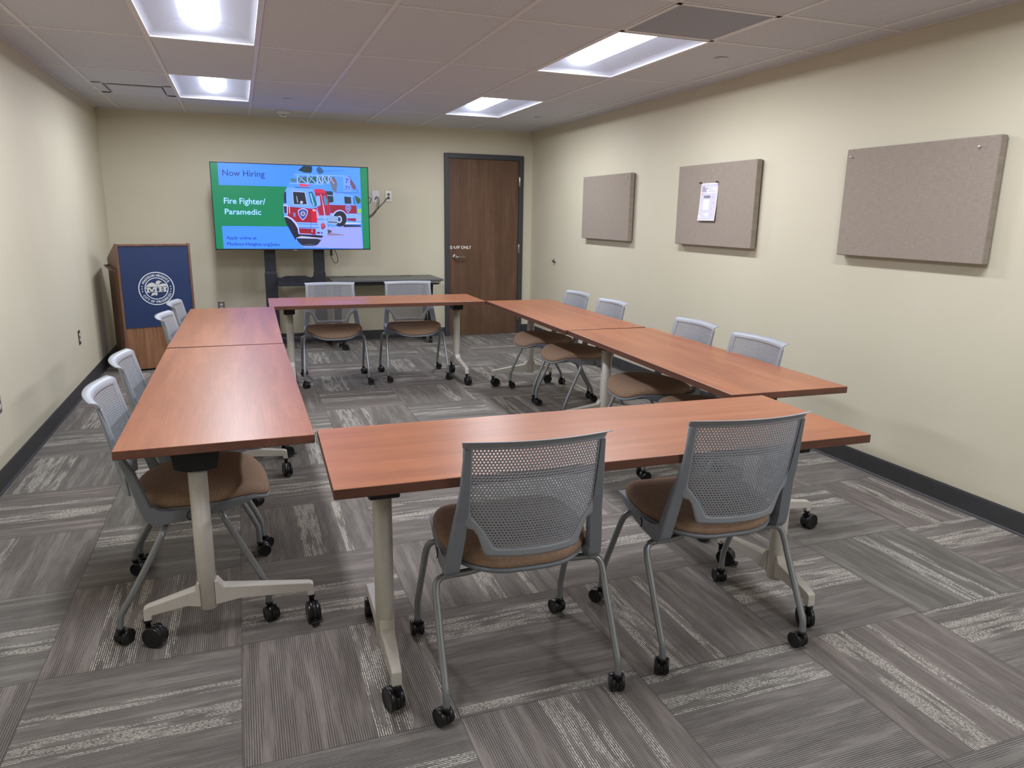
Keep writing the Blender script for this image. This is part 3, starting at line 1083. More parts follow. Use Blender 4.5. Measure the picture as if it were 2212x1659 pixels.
def arc_text(b, s, r, a_mid, spread, h, top=True):
    n = len(s)
    ws = []
    for ch in s:
        ws.append({' ': 0.5, 'I': 0.45, 'M': 1.2, 'W': 1.3}.get(ch, 1.0))
    tot = sum(ws)
    acc = 0
    for ch, w in zip(s, ws):
        fmid = (acc + w / 2) / tot - 0.5
        acc += w
        if ch == ' ': continue
        a = a_mid - fmid * spread if top else a_mid + fmid * spread
        ar = math.radians(a)
        vs, fs = text_shapes(ch)
        x0 = min(q[0] for q in vs); x1 = max(q[0] for q in vs)
        wid = math.radians(spread) * r * w / tot * 0.8
        sx, sy = (wid / (x1 - x0) if ch != 'I' else h / 0.729 * 0.9), h / 0.729
        ux = Vector((math.sin(ar), -math.cos(ar))) if top else Vector((-math.sin(ar), math.cos(ar)))
        uy = Vector((math.cos(ar), math.sin(ar))) * (1 if top else -1)
        c0 = Vector((math.cos(ar), math.sin(ar))) * r
        for q, (ox, oy) in enumerate([(0, 0), (0.0011, 0), (-0.0011, 0)]):
            pts = []
            for vx, vy in vs:
                p = c0 + ux * ((vx - (x0 + x1) / 2) * sx + ox) + uy * (vy * sy - h / 2 + oy)
                pts.append(sp(p.x, p.y, 0.00005 * q))
            b.add(pts, fs, 0)


arc_text(seal, 'MADISON HEIGHTS', SR * 0.80, 92, 130, SR * 0.15, True)
arc_text(seal, 'CITY OF PROGRESS', SR * 0.805, 272, 132, SR * 0.15, False)
for a in (7, 180 - 11, -4, 180, -15, 180 + 11):
    cx_, cy_ = SR * 0.80 * math.cos(math.radians(a)), SR * 0.80 * math.sin(math.radians(a))
    st = []
    for i in range(10):
        rr = SR * (0.052 if i % 2 == 0 else 0.022)
        st.append(sp(cx_ + rr * math.sin(math.pi * i / 5), cy_ + rr * math.cos(math.pi * i / 5)))
    seal.add([sp(cx_, cy_)] + st, [(0, i + 1, (i + 1) % 10 + 1) for i in range(10)], 0)
# the bird, ribbon and monogram (outline traced in units of the seal radius)
def poly(b, pts, mat, k=0.0):
    b.add([sp(x * SR, y * SR, k) for x, y in pts], [tuple(range(len(pts)))], mat)


poly(seal, [(-0.585, 0.13), (-0.50, 0.24), (-0.40, 0.32), (-0.29, 0.365), (-0.18, 0.36), (-0.09, 0.31), (-0.02, 0.25), (0.05, 0.225), (0.16, 0.225), (0.27, 0.27), (0.40, 0.295), (0.5, 0.275), (0.575, 0.21), (0.60, 0.13), (0.30, 0.118), (-0.3, 0.105)], 1)
poly(seal, [(-0.03, 0.30), (-0.025, 0.36), (0.02, 0.43), (0.09, 0.48), (0.18, 0.475), (0.24, 0.435), (0.31, 0.415), (0.31, 0.37), (0.25, 0.375), (0.21, 0.35), (0.20, 0.30), (0.16, 0.255), (0.08, 0.245), (0.02, 0.26)], 1, 0.0001)
# slab letters M and H
KK = [0.00006]


def rect(b, x0, x1, y0, y1, mat=1, k=0.0001):
    KK[0] += 0.000012
    k = KK[0]
    poly(b, [(x0, y0), (x1, y0), (x1, y1), (x0, y1)], mat, k)


rect(seal, -0.60, -0.40, 0.02, 0.085); rect(seal, -0.17, 0.04, 0.02, 0.085)
rect(seal, -0.535, -0.43, -0.18, 0.05); rect(seal, -0.10, 0.0, -0.18, 0.05)
rect(seal, -0.575, -0.36, -0.225, -0.165); rect(seal, -0.19, 0.04, -0.225, -0.165)
poly(seal, [(-0.44, 0.085), (-0.38, 0.085), (-0.26, -0.07), (-0.16, 0.085), (-0.09, 0.085), (-0.09, 0.03), (-0.27, -0.225), (-0.45, 0.03)], 1, 0.00016)
for x0 in (0.08, 0.35):
    rect(seal, x0, x0 + 0.235, 0.03, 0.092)
    rect(seal, x0, x0 + 0.235, -0.21, -0.15)
    rect(seal, x0 + 0.06, x0 + 0.175, -0.19, 0.07)
rect(seal, 0.2, 0.45, -0.09, -0.03)
poly(seal, [(-0.27, -0.255), (0.03, -0.245), (0.0, -0.43), (-0.12, -0.375), (-0.35, -0.44), (-0.31, -0.36)], 1)
seal.build('city_seal', [M['seal_white'], M['seal_cream']], bp)

# ------------------------------------------------------------------ screen on its stand
TY = 8.05
tvx0, tvx1, tvz0, tvz1 = -0.236, 1.327, 1.079, 1.942
tv = empty('television', ((tvx0 + tvx1) / 2, TY, tvz0))
tag(tv, 'wide wall screen showing a green and blue hiring notice with fire engines', 'television')
tcx = (tvx0 + tvx1) / 2
hw, hh = (tvx1 - tvx0) / 2, tvz1 - tvz0
b = MB()
b.box(-hw, hw, 0.004, 0.045, 0, hh)
b.box(-hw * 0.6, hw * 0.6, 0.04, 0.075, hh * 0.12, hh * 0.75)
b.build('casing', M['black_plastic'], tv, bevel=0.003)
b = MB()
bz = 0.008
for (x0, x1, z0, z1) in [(-hw, -hw + bz, 0, hh), (hw - bz, hw, 0, hh), (-hw, hw, hh - bz, hh), (-hw, hw, 0, bz + 0.004)]:
    b.box(x0, x1, -0.002, 0.006, z0, z1)
b.build('bezel', M['stand'], tv)
MB().box(-0.018, 0.018, -0.003, 0.004, -0.007, 0.001).build('maker_badge', M['steel'], tv)

SCR = []
SCRI = {}


def sc(rgb, k=1.0):
    if rgb not in SCRI:
        SCRI[rgb] = len(SCR)
        SCR.append(glow('screen colour', rgb, SCREEN_STRENGTH))
    return SCRI[rgb]


scr = MB()
LAY = [0]


def tvp(px, py, lay):
    p = on_y(px, py, TY)
    return (p.x - tcx, 0.0025 - 0.00012 * lay, p.z - tvz0)


def tpoly(zone, pts, rgb, lay):
    """outline read off the photograph (zone A: whole screen, zone B: the picture) laid in the screen plane"""
    if zone == 'A': q = [(420 + x / 5.027, 320 + y / 5.027) for x, y in pts]
    else: q = [(600 + x / 8.295, 340 + y / 8.295) for x, y in pts]
    v = [tvp(x, y, lay) for x, y in q]
    v = [(min(max(p[0], -hw + bz - 0.001), hw - bz + 0.001), p[1], min(max(p[2], bz), hh - bz + 0.001)) for p in v]
    scr.add(v, [tuple(range(len(v)))], sc(rgb))


G = (6, 136, 92); BL = (72, 152, 250); SKY = (84, 160, 248)
tpoly('A', [(150, 130), (1885, 205), (1918, 1112), (228, 1106)], G, 0)
tpoly('A', [(247, 145), (1795, 214), (1836, 1100), (318, 1090)], BL, 1)
tpoly('A', [(190, 396), (1803, 440), (1818, 860), (210, 844)], G, 2)
tpoly('A', [(1798, 200), (1885, 205), (1918, 1112), (1832, 1106)], G, 3)
# picture: a big disc of photograph cut off at the right border
disc = [(455, 150), (1470, 190), (1500, 1250), (1530, 1645), (455, 1610), (330, 1500), (215, 1300), (150, 1180), (110, 1000), (98, 860), (125, 640), (180, 480), (260, 340), (350, 230)]
tpoly('B', disc, SKY, 4)
tpoly('B', [(880, 1240), (1500, 1250), (1528, 1640), (455, 1608), (420, 1575), (500, 1430)], (160, 172, 240), 5)
tpoly('B', [(360, 235), (455, 150), (612, 158), (620, 215), (600, 280), (470, 272), (420, 250)], (38, 62, 70), 5)
tpoly('B', [(690, 210), (730, 165), (760, 170), (800, 210), (830, 265), (760, 300), (740, 300), (700, 250)], (58, 96, 150), 5)
tpoly('B', [(1375, 680), (1420, 700), (1480, 740), (1490, 800), (1440, 840), (1410, 810)], (46, 96, 60), 5)
tpoly('B', [(1430, 925), (1495, 920), (1497, 1000), (1440, 1000)], (150, 210, 90), 5)
for (x0, y0, x1, y1) in [(800, 238, 1180, 226), (800, 250, 1180, 238)]:
    tpoly('B', [(x0, y0), (x1, y1), (x1, y1 + 4), (x0, y0 + 4)], (46, 96, 170), 6)
# ladder truss above the trucks
tpoly('B', [(300, 300), (1280, 330), (1280, 342), (300, 312)], (150, 190, 245), 6)
tpoly('B', [(210, 455), (820, 480), (820, 492), (210, 466)], (150, 190, 245), 6)
tpoly('B', [(225, 395), (255, 370), (340, 380), (330, 450), (230, 440)], (80, 130, 150), 5)
for k, x in enumerate((360, 545, 715, 810, 915)):
    w = (175, 160, 85, 95, 110)[k]
    tpoly('B', [(x, 340), (x + w - 14, 345), (x + w - 14, 465), (x, 455)], (46, 104, 92) if k % 2 else (70, 110, 120), 6)
    tpoly('B', [(x, 335), (x + 12, 335), (x + w - 10, 465), (x + w - 30, 465)], (184, 214, 250), 7)
    tpoly('B', [(x + w * 0.5, 335), (x + w * 0.5 + 10, 335), (x + 14, 460), (x, 460)], (150, 190, 245), 7)
    tpoly('B', [(x - 12, 325), (x, 325), (x, 470), (x - 12, 470)], (190, 215, 250), 8)
tpoly('B', [(930, 350), (1040, 380), (1070, 470), (1050, 600), (1100, 650), (1060, 660), (990, 600), (940, 470)], (110, 120, 150), 6)
tpoly('B', [(960, 400), (1030, 400), (1040, 450), (970, 440)], (150, 90, 90), 7)
# T 71 board
tpoly('B', [(1168, 340), (1300, 350), (1310, 612), (1190, 606)], (120, 168, 245), 6)
tpoly('B', [(1290, 400), (1330, 420), (1400, 520), (1390, 590), (1340, 560), (1300, 480)], (120, 84, 110), 7)
tpoly('B', [(1170, 330), (1290, 340), (1450, 625), (1440, 630), (1280, 350)], (70, 104, 170), 7)
tpoly('B', [(1080, 625), (1450, 632), (1450, 642), (1080, 636)], (60, 90, 160), 7)
# rear truck at right
tpoly('B', [(850, 590), (1150, 640), (1360, 690), (1400, 800), (1410, 860), (930, 850)], (112, 172, 250), 6)
tpoly('B', [(845, 600), (985, 610), (1000, 800), (890, 820)], (30, 62, 76), 7)
tpoly('B', [(870, 676), (1000, 682), (1000, 690), (870, 686)], (190, 214, 250), 8)
tpoly('B', [(1190, 700), (1310, 712), (1320, 830), (1200, 830)], (38, 56, 72), 8)
tpoly('B', [(1345, 700), (1375, 720), (1400, 850), (1360, 840)], (40, 120, 190), 8)
tpoly('B', [(930, 850), (1410, 862), (1420, 1010), (940, 1000)], (150, 34, 62), 7)
tpoly('B', [(935, 1000), (1420, 1008), (1425, 1090), (940, 1090)], (134, 186, 250), 7)
tpoly('B', [(1245, 1090), (1400, 1090), (1400, 1145), (1245, 1130)], (150, 34, 62), 8)
tpoly('B', [(1405, 1020), (1495, 1020), (1497, 1150), (1405, 1150)], (150, 180, 235), 8)
tpoly('B', [(1190, 1160), (1490, 1170), (1490, 1190), (1190, 1200)], (200, 214, 246), 6)
tpoly('B', [(1180, 1200), (1490, 1215), (1490, 1245), (1180, 1250)], (44, 50, 76), 6)


def tdisc(cx_, cy_, rx, ry, rgb, lay, n=28, a0=0, a1=360):
    tpoly('B', [(cx_ + rx * math.cos(math.radians(a0 + (a1 - a0) * i / n)), cy_ - ry * math.sin(math.radians(a0 + (a1 - a0) * i / n))) for i in range(n + (1 if a1 - a0 < 360 else 0))], rgb, lay)


tdisc(1110, 1085, 135, 145, (190, 205, 245), 9)
tdisc(1115, 1100, 122, 140, (34, 36, 54), 10)
tdisc(1104, 1112, 48, 66, (196, 206, 238), 11)
tdisc(1102, 1110, 32, 44, (84, 110, 170), 12)
tdisc(1102, 1112, 14, 20, (36, 44, 80), 13)
# middle truck
tpoly('B', [(650, 610), (690, 570), (860, 600), (890, 700), (930, 860), (940, 1040), (740, 1040), (700, 850)], (176, 34, 74), 9)
tpoly('B', [(650, 580), (700, 560), (830, 575), (860, 640), (650, 630)], (214, 50, 96), 10)
tpoly('B', [(690, 700), (720, 684), (750, 700), (770, 860), (720, 870)], (120, 176, 246), 10)
tpoly('B', [(815, 690), (850, 684), (890, 760), (900, 860), (840, 850)], (70, 140, 190), 10)
tpoly('B', [(765, 660), (776, 660), (850, 1010), (850, 1140), (838, 1140), (838, 930)], (206, 196, 236), 11)
tpoly('B', [(740, 1040), (940, 1040), (950, 1100), (745, 1095)], (134, 186, 250), 10)
tpoly('B', [(905, 1060), (1060, 1050), (1070, 1195), (1040, 1210), (900, 1195)], (146, 176, 228), 12)
tpoly('B', [(905, 1150), (1060, 1160), (1060, 1175), (905, 1165)], (40, 56, 96), 13)
# front truck
tpoly('B', [(130, 600), (170, 540), (600, 556), (650, 600), (680, 700), (720, 880), (620, 920), (100, 880)], (118, 176, 250), 14)
tpoly('B', [(300, 528), (560, 540), (620, 560), (310, 552)], (60, 90, 150), 13)
tpoly('B', [(370, 480), (420, 470), (550, 495), (550, 525), (400, 520)], (240, 70, 100), 15)
tpoly('B', [(550, 486), (615, 492), (615, 500), (550, 500)], (190, 40, 80), 15)
tpoly('B', [(262, 605), (490, 620), (535, 850), (280, 845)], (200, 220, 250), 15)
tpoly('B', [(270, 614), (482, 628), (524, 842), (288, 838)], (40, 42, 62), 16)
tpoly('B', [(330, 680), (345, 700), (365, 800), (350, 815)], (170, 190, 230), 17)
tdisc(425, 805, 26, 26, (196, 206, 236), 17)
tpoly('B', [(550, 618), (620, 612), (660, 700), (715, 860), (640, 892), (590, 800)], (40, 110, 150), 16)
tpoly('B', [(575, 650), (600, 640), (660, 870), (640, 880)], (130, 210, 236), 17)
tpoly('B', [(110, 640), (150, 600), (155, 820), (110, 830)], (40, 56, 84), 15)
tpoly('B', [(98, 845), (180, 850), (180, 1020), (115, 1010)], (190, 205, 240), 15)
tpoly('B', [(104, 872), (162, 876), (162, 1008), (120, 1000)], (44, 40, 66), 16)
tpoly('B', [(180, 880), (620, 920), (700, 900), (712, 1165), (700, 1175), (330, 1160), (250, 1085), (180, 1055)], (164, 28, 56), 15)
tpoly('B', [(580, 920), (700, 925), (712, 1160), (600, 1165)], (206, 28, 62), 16)
tpoly('B', [(198, 880), (216, 882), (222, 1005), (206, 1003)], (204, 190, 226), 16)
tpoly('B', [(272, 990), (320, 994), (325, 1066), (280, 1062)], (120, 130, 200), 16)
tpoly('B', [(330, 1160), (720, 1172), (760, 1275), (700, 1280), (380, 1270)], (130, 182, 250), 16)
tpoly('B', [(360, 1188), (730, 1196), (735, 1203), (365, 1196)], (50, 60, 110), 17)
tpoly('B', [(378, 1252), (745, 1256), (748, 1264), (380, 1262)], (50, 60, 110), 17)
tpoly('B', [(375, 1270), (700, 1280), (690, 1390), (600, 1380), (400, 1375)], (158, 26, 52), 16)
tpoly('B', [(400, 1362), (600, 1368), (600, 1378), (402, 1374)], (220, 200, 226), 17)
tpoly('B', [(588, 900), (594, 900), (598, 1370), (592, 1370)], (80, 18, 40), 18)
tpoly('B', [(608, 1290), (620, 1290), (620, 1345), (608, 1345)], (214, 200, 220), 18)
# wheel arch of the front truck, cut by the disc edge
tpoly('B', [(112, 1045), (180, 1050), (260, 1095), (330, 1165), (375, 1260), (392, 1370), (376, 1370), (355, 1270), (305, 1185), (240, 1115), (170, 1075), (118, 1068)], (206, 208, 240), 18)
tpoly('B', [(118, 1068), (170, 1075), (240, 1115), (305, 1185), (355, 1270), (374, 1375), (330, 1440), (320, 1490), (215, 1300), (150, 1180)], (30, 32, 60), 17)
tpoly('B', [(340, 1375), (700, 1392), (820, 1405), (790, 1440), (330, 1440)], (34, 34, 54), 14)
tpoly('B', [(330, 1440), (420, 1408), (700, 1436), (780, 1440), (700, 1456), (400, 1450)], (190, 196, 232), 15)
tpoly('B', [(330, 1450), (700, 1458), (780, 1480), (720, 1560), (640, 1590), (450, 1588), (370, 1520)], (40, 42, 62), 14)
tpoly('B', [(430, 1572), (560, 1552), (690, 1566), (690, 1585), (560, 1592), (440, 1588)], (74, 88, 116), 15)
tpoly('B', [(890, 1290), (960, 1310), (970, 1340), (900, 1370)], (80, 76, 110), 6)
tpoly('B', [(890, 1350), (1200, 1385), (1180, 1398), (890, 1400)], (150, 130, 150), 6)
# bumper and lamps
tpoly('B', [(700, 1130), (890, 1120), (890, 1385), (860, 1405), (680, 1390), (680, 1285), (740, 1260)], (150, 184, 240), 19)
tpoly('B', [(700, 1335), (760, 1338), (760, 1368), (700, 1364)], (130, 30, 60), 20)
tdisc(790, 1352, 14, 16, (40, 60, 130), 20)
tpoly('B', [(770, 1190), (830, 1175), (860, 1240), (820, 1295), (780, 1280)], (150, 70, 90), 20)
tdisc(806, 1215, 26, 40, (220, 70, 110), 21)
tpoly('B', [(630, 930), (680, 930), (735, 1000), (745, 1100), (700, 1090), (690, 970)], (190, 170, 220), 20)
tpoly('B', [(620, 930), (670, 932), (670, 965), (630, 965)], (240, 180, 200), 21)
tpoly('B', [(690, 700), (750, 690), (765, 840), (730, 880), (700, 850)], (140, 190, 246), 19)


def shield(cx_, cy_, w, h, lay):
    def P_(k):
        return [(cx_ - w * k, cy_ - h * 0.62 * k), (cx_ - w * 0.5 * k, cy_ - h * 0.9 * k), (cx_, cy_ - h * k), (cx_ + w * 0.5 * k, cy_ - h * 0.9 * k), (cx_ + w * k, cy_ - h * 0.62 * k), (cx_ + w * 0.85 * k, cy_ + h * 0.1 * k), (cx_ + w * 0.45 * k, cy_ + h * 0.65 * k), (cx_, cy_ + h * k), (cx_ - w * 0.45 * k, cy_ + h * 0.65 * k), (cx_ - w * 0.85 * k, cy_ + h * 0.1 * k)]
    tpoly('B', P_(1.0), (224, 220, 244), lay)
    tpoly('B', P_(0.86), (50, 84, 170), lay + 1)
    tdisc(cx_, cy_ - h * 0.12, w * 0.5, h * 0.42, (176, 170, 214), lay + 2, 14)
    tdisc(cx_, cy_ - h * 0.12, w * 0.22, h * 0.2, (110, 90, 150), lay + 3, 12)


shield(450, 1020, 90, 108, 19)
shield(1262, 928, 50, 62, 12)


def ttext(s, x0, x1, yb0, yb1, hgt, rgb, lay, bold=0.0, zone='A', shear=0.0):
    """x0,x1 run of the line; yb0,yb1 baseline at its ends; hgt the cap height"""
    def place(x, y, k):
        t = (x - x0) / (x1 - x0)
        yy = yb0 + (yb1 - yb0) * t - y
        xx = x + y * -0.04
        if zone == 'A': q = (420 + xx / 5.027, 320 + yy / 5.027)
        else: q = (600 + xx / 8.295, 340 + yy / 8.295)
        p = on_y(q[0], q[1], TY)
        return (p.x - tcx, 0.0025 - 0.00012 * lay - k, p.z - tvz0)
    put_text(scr, s, x0, 0, x1 - x0, hgt, place, sc(rgb), bold, shear)


ttext('Now Hiring', 304, 762, 297, 314, 70, (22, 60, 104), 5, 0.8)
ttext('Fire Fighter/', 322, 770, 600, 612, 66, (176, 236, 246), 5, 1.2)
ttext('Paramedic', 332, 724, 716, 724, 62, (176, 236, 246), 5, 1.2)
ttext('Apply online at', 350, 676, 988, 992, 36, (24, 62, 112), 5, 0.8)
ttext('Madison-Heights.org/Jobs', 358, 926, 1054, 1062, 34, (24, 62, 112), 5, 0.8)
ttext('T', 1198, 1262, 458, 462, 82, (50, 52, 120), 9, 1.5, 'B', 0.25)
ttext('71', 1198, 1278, 578, 582, 70, (50, 52, 120), 9, 1.5, 'B', 0.25)
scr.build('screen', SCR, tv)

# stand
st = empty('screen_stand', (0.54, 8.2, 0))
tag(st, 'black two column rolling stand holding up the wide screen', 'stand')
for cx_ in (-0.252, 0.252):
    b = MB()
    b.box(cx_ - 0.058, cx_ + 0.058, -0.03, 0.03, 0.10, 0.845)
    b.box(cx_ - 0.063, cx_ + 0.063, -0.034, 0.034, 0.10, 0.83)
    col = b.build('column', M['stand'], st, bevel=0.004)
    MB().box(cx_ - 0.057, cx_ + 0.057, -0.028, 0.028, 0.84, 1.5).build('inner_column', M['stand'], st, bevel=0.003)
    s = 1 if cx_ < 0 else -1
    b = MB()
    b.box(cx_ + s * 0.062, cx_ + s * 0.084, -0.045, 0.02, 0.70, 0.785)
    b.build('clamp', M['black_plastic'], st, bevel=0.002)
    MB().box(min(cx_ + s * 0.062, cx_ + s * 0.098), max(cx_ + s * 0.062, cx_ + s * 0.098), -0.045, 0.02, 0.505, 0.53).build('clamp', M['black_plastic'], st, bevel=0.002)
    sx_ = -1 if cx_ < 0 else 1
    for yy in (-0.255, 0.255):
        b = MB()
        x1_ = sx_ * (0.462 if yy < 0 else 0.335)
        d_ = Vector((x1_ - cx_, yy)); d_.normalize()
        nx_, ny_ = -d_.y * 0.026, d_.x * 0.026
        b.prism([(cx_ + nx_, ny_), (x1_ + nx_, yy + ny_), (x1_ - nx_, yy - ny_), (cx_ - nx_, -ny_)], 'Z', 0.088, 0.124)
        b.build('base_leg', M['stand'], st, bevel=0.004)
    for yy in (-0.24, 0.24):
        c_ = caster('stand', 0.036, 0.014, 0.006, 0.09, 0.02, brake=(yy < 0))
        c_.parent = st
        c_.location = (sx_ * (0.452 if yy < 0 else 0.33), yy, 0)
        c_.rotation_euler = (0, 0, math.radians(60))
MB().box(-0.25, 0.25, -0.025, 0.025, 0.09, 0.13).build('base_crossbar', M['stand'], st, bevel=0.004)
MB().box(-0.40, 0.40, -0.072, -0.028, 1.22, 1.5).build('mount_plate', M['stand'], st, bevel=0.003)
b = MB()
pl = [(-0.19, -0.20), (0.19, -0.20), (0.19, -0.05), (0.10, 0.05), (-0.10, 0.05), (-0.19, -0.05)]
def shz(y): return 0.738 + (y + 0.20) * 0.22
b.add([(x, y, shz(y)) for x, y in pl] + [(x, y, shz(y) - 0.012) for x, y in pl], [tuple(range(6)), tuple(range(11, 5, -1))] + [(i, (i + 1) % 6, 6 + (i + 1) % 6, 6 + i) for i in range(6)])
b.box(-0.19, 0.19, -0.205, -0.192, 0.704, 0.740)
b.build('shelf', M['stand'], st, bevel=0.002)
b = MB()
b.tube([(-0.012, -0.16, 0.752), (0.01, -0.175, 0.749), (0.05, -0.165, 0.751), (0.09, -0.17, 0.750), (0.14, -0.16, 0.752)], 0.004, 8)
o = b.build('cable_coil', M['cable'])
tag(o, 'short black cable lying on the shelf of the screen stand', 'cable')

# cables by the screen
def cable(name, pts, r, label):
    c0 = Vector(pts[0])
    b = MB().tube([Vector(p) - c0 for p in pts], r, 8)
    o = b.build(name, M['cable'], loc=c0)
    tag(o, label, 'cable')
    return o


def zz(px, py, y):
    p = on_y(px, py, y)
    return (p.x, p.y, p.z)


o.location = (0.54, 8.2, 0)
cable('power_cable', [(1.25, 8.16, 1.40), zz(797, 470, 8.3), zz(805, 466, 8.45), zz(815, 452, 8.55), zz(818, 440, 8.57), zz(818, 430, 8.575), zz(814, 425, 8.585), zz(810, 431, 8.592)], 0.0042, 'black cable looping to the white wall plate right of the screen')
cable('power_cable', [(1.25, 8.16, 1.38), zz(798, 467, 8.3), zz(810, 458, 8.45), zz(820, 447, 8.53), zz(833, 433, 8.56), zz(838, 427, 8.57), zz(840, 425, 8.585)], 0.004, 'black cable running up to the steel outlet right of the screen')
cable('power_cable', [(1.25, 8.14, 1.70), zz(796, 426, 8.2), zz(801, 429, 8.22), zz(801, 432, 8.22), zz(797, 439, 8.22), (1.25, 8.15, 1.6)], 0.004, 'black cable loop peeking out beside the right edge of the screen')
hg = cable('hanging_cable', [zz(712, 532, 8.13), zz(716, 546, 8.12), zz(716, 556, 8.12), zz(720, 565, 8.12), zz(726, 568, 8.12), zz(730, 563, 8.12), zz(728, 552, 8.12), zz(724, 542, 8.12), zz(722, 530, 8.13)], 0.0035, 'thin black cable with inline box dangling below the screen')
p0 = Vector(zz(712, 532, 8.13))
q1, q2 = Vector(zz(713.5, 539, 8.12)) - p0, Vector(zz(717, 552, 8.12)) - p0
b = MB(); b.box(q1.x - 0.004, q2.x + 0.006, -0.025, 0.008, q2.z, q1.z)
b.build('inline_box', M['black_plastic'], hg, bevel=0.002)

# ------------------------------------------------------------------ black desk by the back wall
dk = empty('desk', (1.50, 8.29, 0))
tag(dk, 'black wheeled desk with grey top against the back wall beside the door', 'desk')
b = MB(); b.box(-0.60, 0.628, -0.32, 0.29, 0.735, 0.757)
b.build('desktop', M['desk'], dk, bevel=0.003)
MB().box(-0.55, 0.585, -0.285, -0.26, 0.695, 0.735).build('front_rail', M['black_metal'], dk)
MB().box(-0.40, -0.28, 0.16, 0.24, 0.757, 0.760).build('grommet', M['black_plastic'], dk)
MB().box(0.24, 0.36, 0.16, 0.24, 0.757, 0.760).build('grommet', M['black_plastic'], dk)
for s in (-1, 1):
    lx = s * 0.515
    b = MB()
    b.prism([(-0.20, 0.70), (-0.135, 0.70), (-0.06, 0.10), (-0.10, 0.10)], 'X', lx - 0.022, lx + 0.022)
    b.prism([(0.135, 0.70), (0.20, 0.70), (0.12, 0.10), (0.08, 0.10)], 'X', lx - 0.022, lx + 0.022)
    b.box(lx - 0.04, lx + 0.04, -0.17, 0.21, 0.10, 0.12)
    b.box(lx - 0.03, lx + 0.05, -0.25, 0.24, 0.69, 0.712)
    b.build('leg', M['black_metal'], dk, bevel=0.003)
    for yy in (-0.14, 0.19):
        c_ = caster('desk', 0.034, 0.014, 0.006, 0.10, 0.02)
        c_.parent = dk
        c_.location = (lx, yy, 0)
        c_.rotation_euler = (0, 0, math.radians(170))
MB().box(0.47, 0.60, -0.30, -0.18, 0.712, 0.733).build('grey_bracket', M['steel'], dk, bevel=0.002)

# ------------------------------------------------------------------ acoustic panels on the right wall
PN = [
    (6.04, 7.027, 1.245, 1.860, 'square grey brown fabric wall panel nearest the door'),
    (4.284, 5.248, 1.256, 1.866, 'grey brown fabric wall panel with a paper flyer pinned on it'),
    (2.545, 3.481, 1.260, 1.865, 'large grey brown fabric wall panel nearest the camera with two clear pins'),
]
PX = 3.370
for (y0, y1, z0, z1, lab) in PN:
    p = empty('acoustic_panel', (XR, (y0 + y1) / 2, (z0 + z1) / 2))
    tag(p, lab, 'wall panel', 'fabric panels on the right wall')
    a, c_ = (y1 - y0) / 2, (z1 - z0) / 2
    MB().box(PX - XR, -0.012, -a, a, -c_, c_).build('fabric_face', M['panel'], p, bevel=0.006, seg=3)
    MB().box(-0.014, 0.0, -a + 0.012, a - 0.012, -c_ + 0.015, c_ - 0.004).build('backing', M['desk'], p)


def pin(y, z, label):
    o = MB().lathe([(0.0012, 0.004), (0.0012, -0.004), (0.0045, -0.005), (0.003, -0.009), (0.003, -0.014), (0.005, -0.016), (0.0048, -0.018), (0.001, -0.0185)], 'X', 12).build('push_pin', M['clear'], loc=(PX, y, z))
    tag(o, label, 'push pin', 'clear push pins on the fabric panels')


pin(3.44, 1.822, 'clear push pin at the upper left corner of the nearest fabric panel')
pin(2.640, 1.817, 'clear push pin at the upper right corner of the nearest fabric panel')
pin(6.985, 1.825, 'push pin at the upper left of the fabric panel nearest the door')
pin(6.10, 1.82, 'push pin at the upper right of the fabric panel nearest the door')

# flyer
fly = empty('flyer', (PX - 0.002, 4.815, 1.585))
tag(fly, 'white and lilac paper flyer pinned to the middle fabric panel', 'flyer')
fw, fh = 0.108, 0.139
M['paper'] = plain('flyer paper', (236, 234, 244), 0.7)
M['paper_tint'] = plain('flyer lilac tint', (212, 210, 232), 0.7)
M['print_dark'] = plain('dark print', (60, 62, 86), 0.7)
M['print_grey'] = plain('grey print', (160, 162, 180), 0.7)
M['print_pink'] = plain('pink print', (238, 186, 186), 0.7)
M['print_black'] = plain('black print', (34, 32, 38), 0.7)
b = MB()
N_ = 12
v = []
for j in range(N_ + 1):
    z = fh - 2 * fh * j / N_
    curl = 0.016 * (j / N_) ** 2
    v += [(-curl, fw, z), (-curl, -fw, z), (-curl + 0.0004, fw, z), (-curl + 0.0004, -fw, z)]
f = []
for j in range(N_):
    a = 4 * j
    f += [(a, a + 1, a + 5, a + 4), (a + 2, a + 6, a + 7, a + 3), (a, a + 4, a + 6, a + 2), (a + 1, a + 3, a + 7, a + 5)]
f += [(0, 2, 3, 1), (4 * N_, 4 * N_ + 1, 4 * N_ + 3, 4 * N_ + 2)]
b.add(v, f)
b.build('sheet', M['paper'], fly)
pr = MB()


def fp(u, w, k=0):
    """u to the right 0..1, w down 0..1 on the sheet"""
    curl = 0.016 * w * w
    return (-curl - 0.0007 - 0.0003 * k, fw - 2 * fw * u, fh - 2 * fh * w)


def frect(u0, u1, w0, w1, mat, k=0):
    n = 6
    v = []
    for i in range(n + 1):
        w = w0 + (w1 - w0) * i / n
        v += [fp(u0, w, k), fp(u1, w, k)]
    pr.add(v, [(2 * i, 2 * i + 1, 2 * i + 3, 2 * i + 2) for i in range(n)], mat)


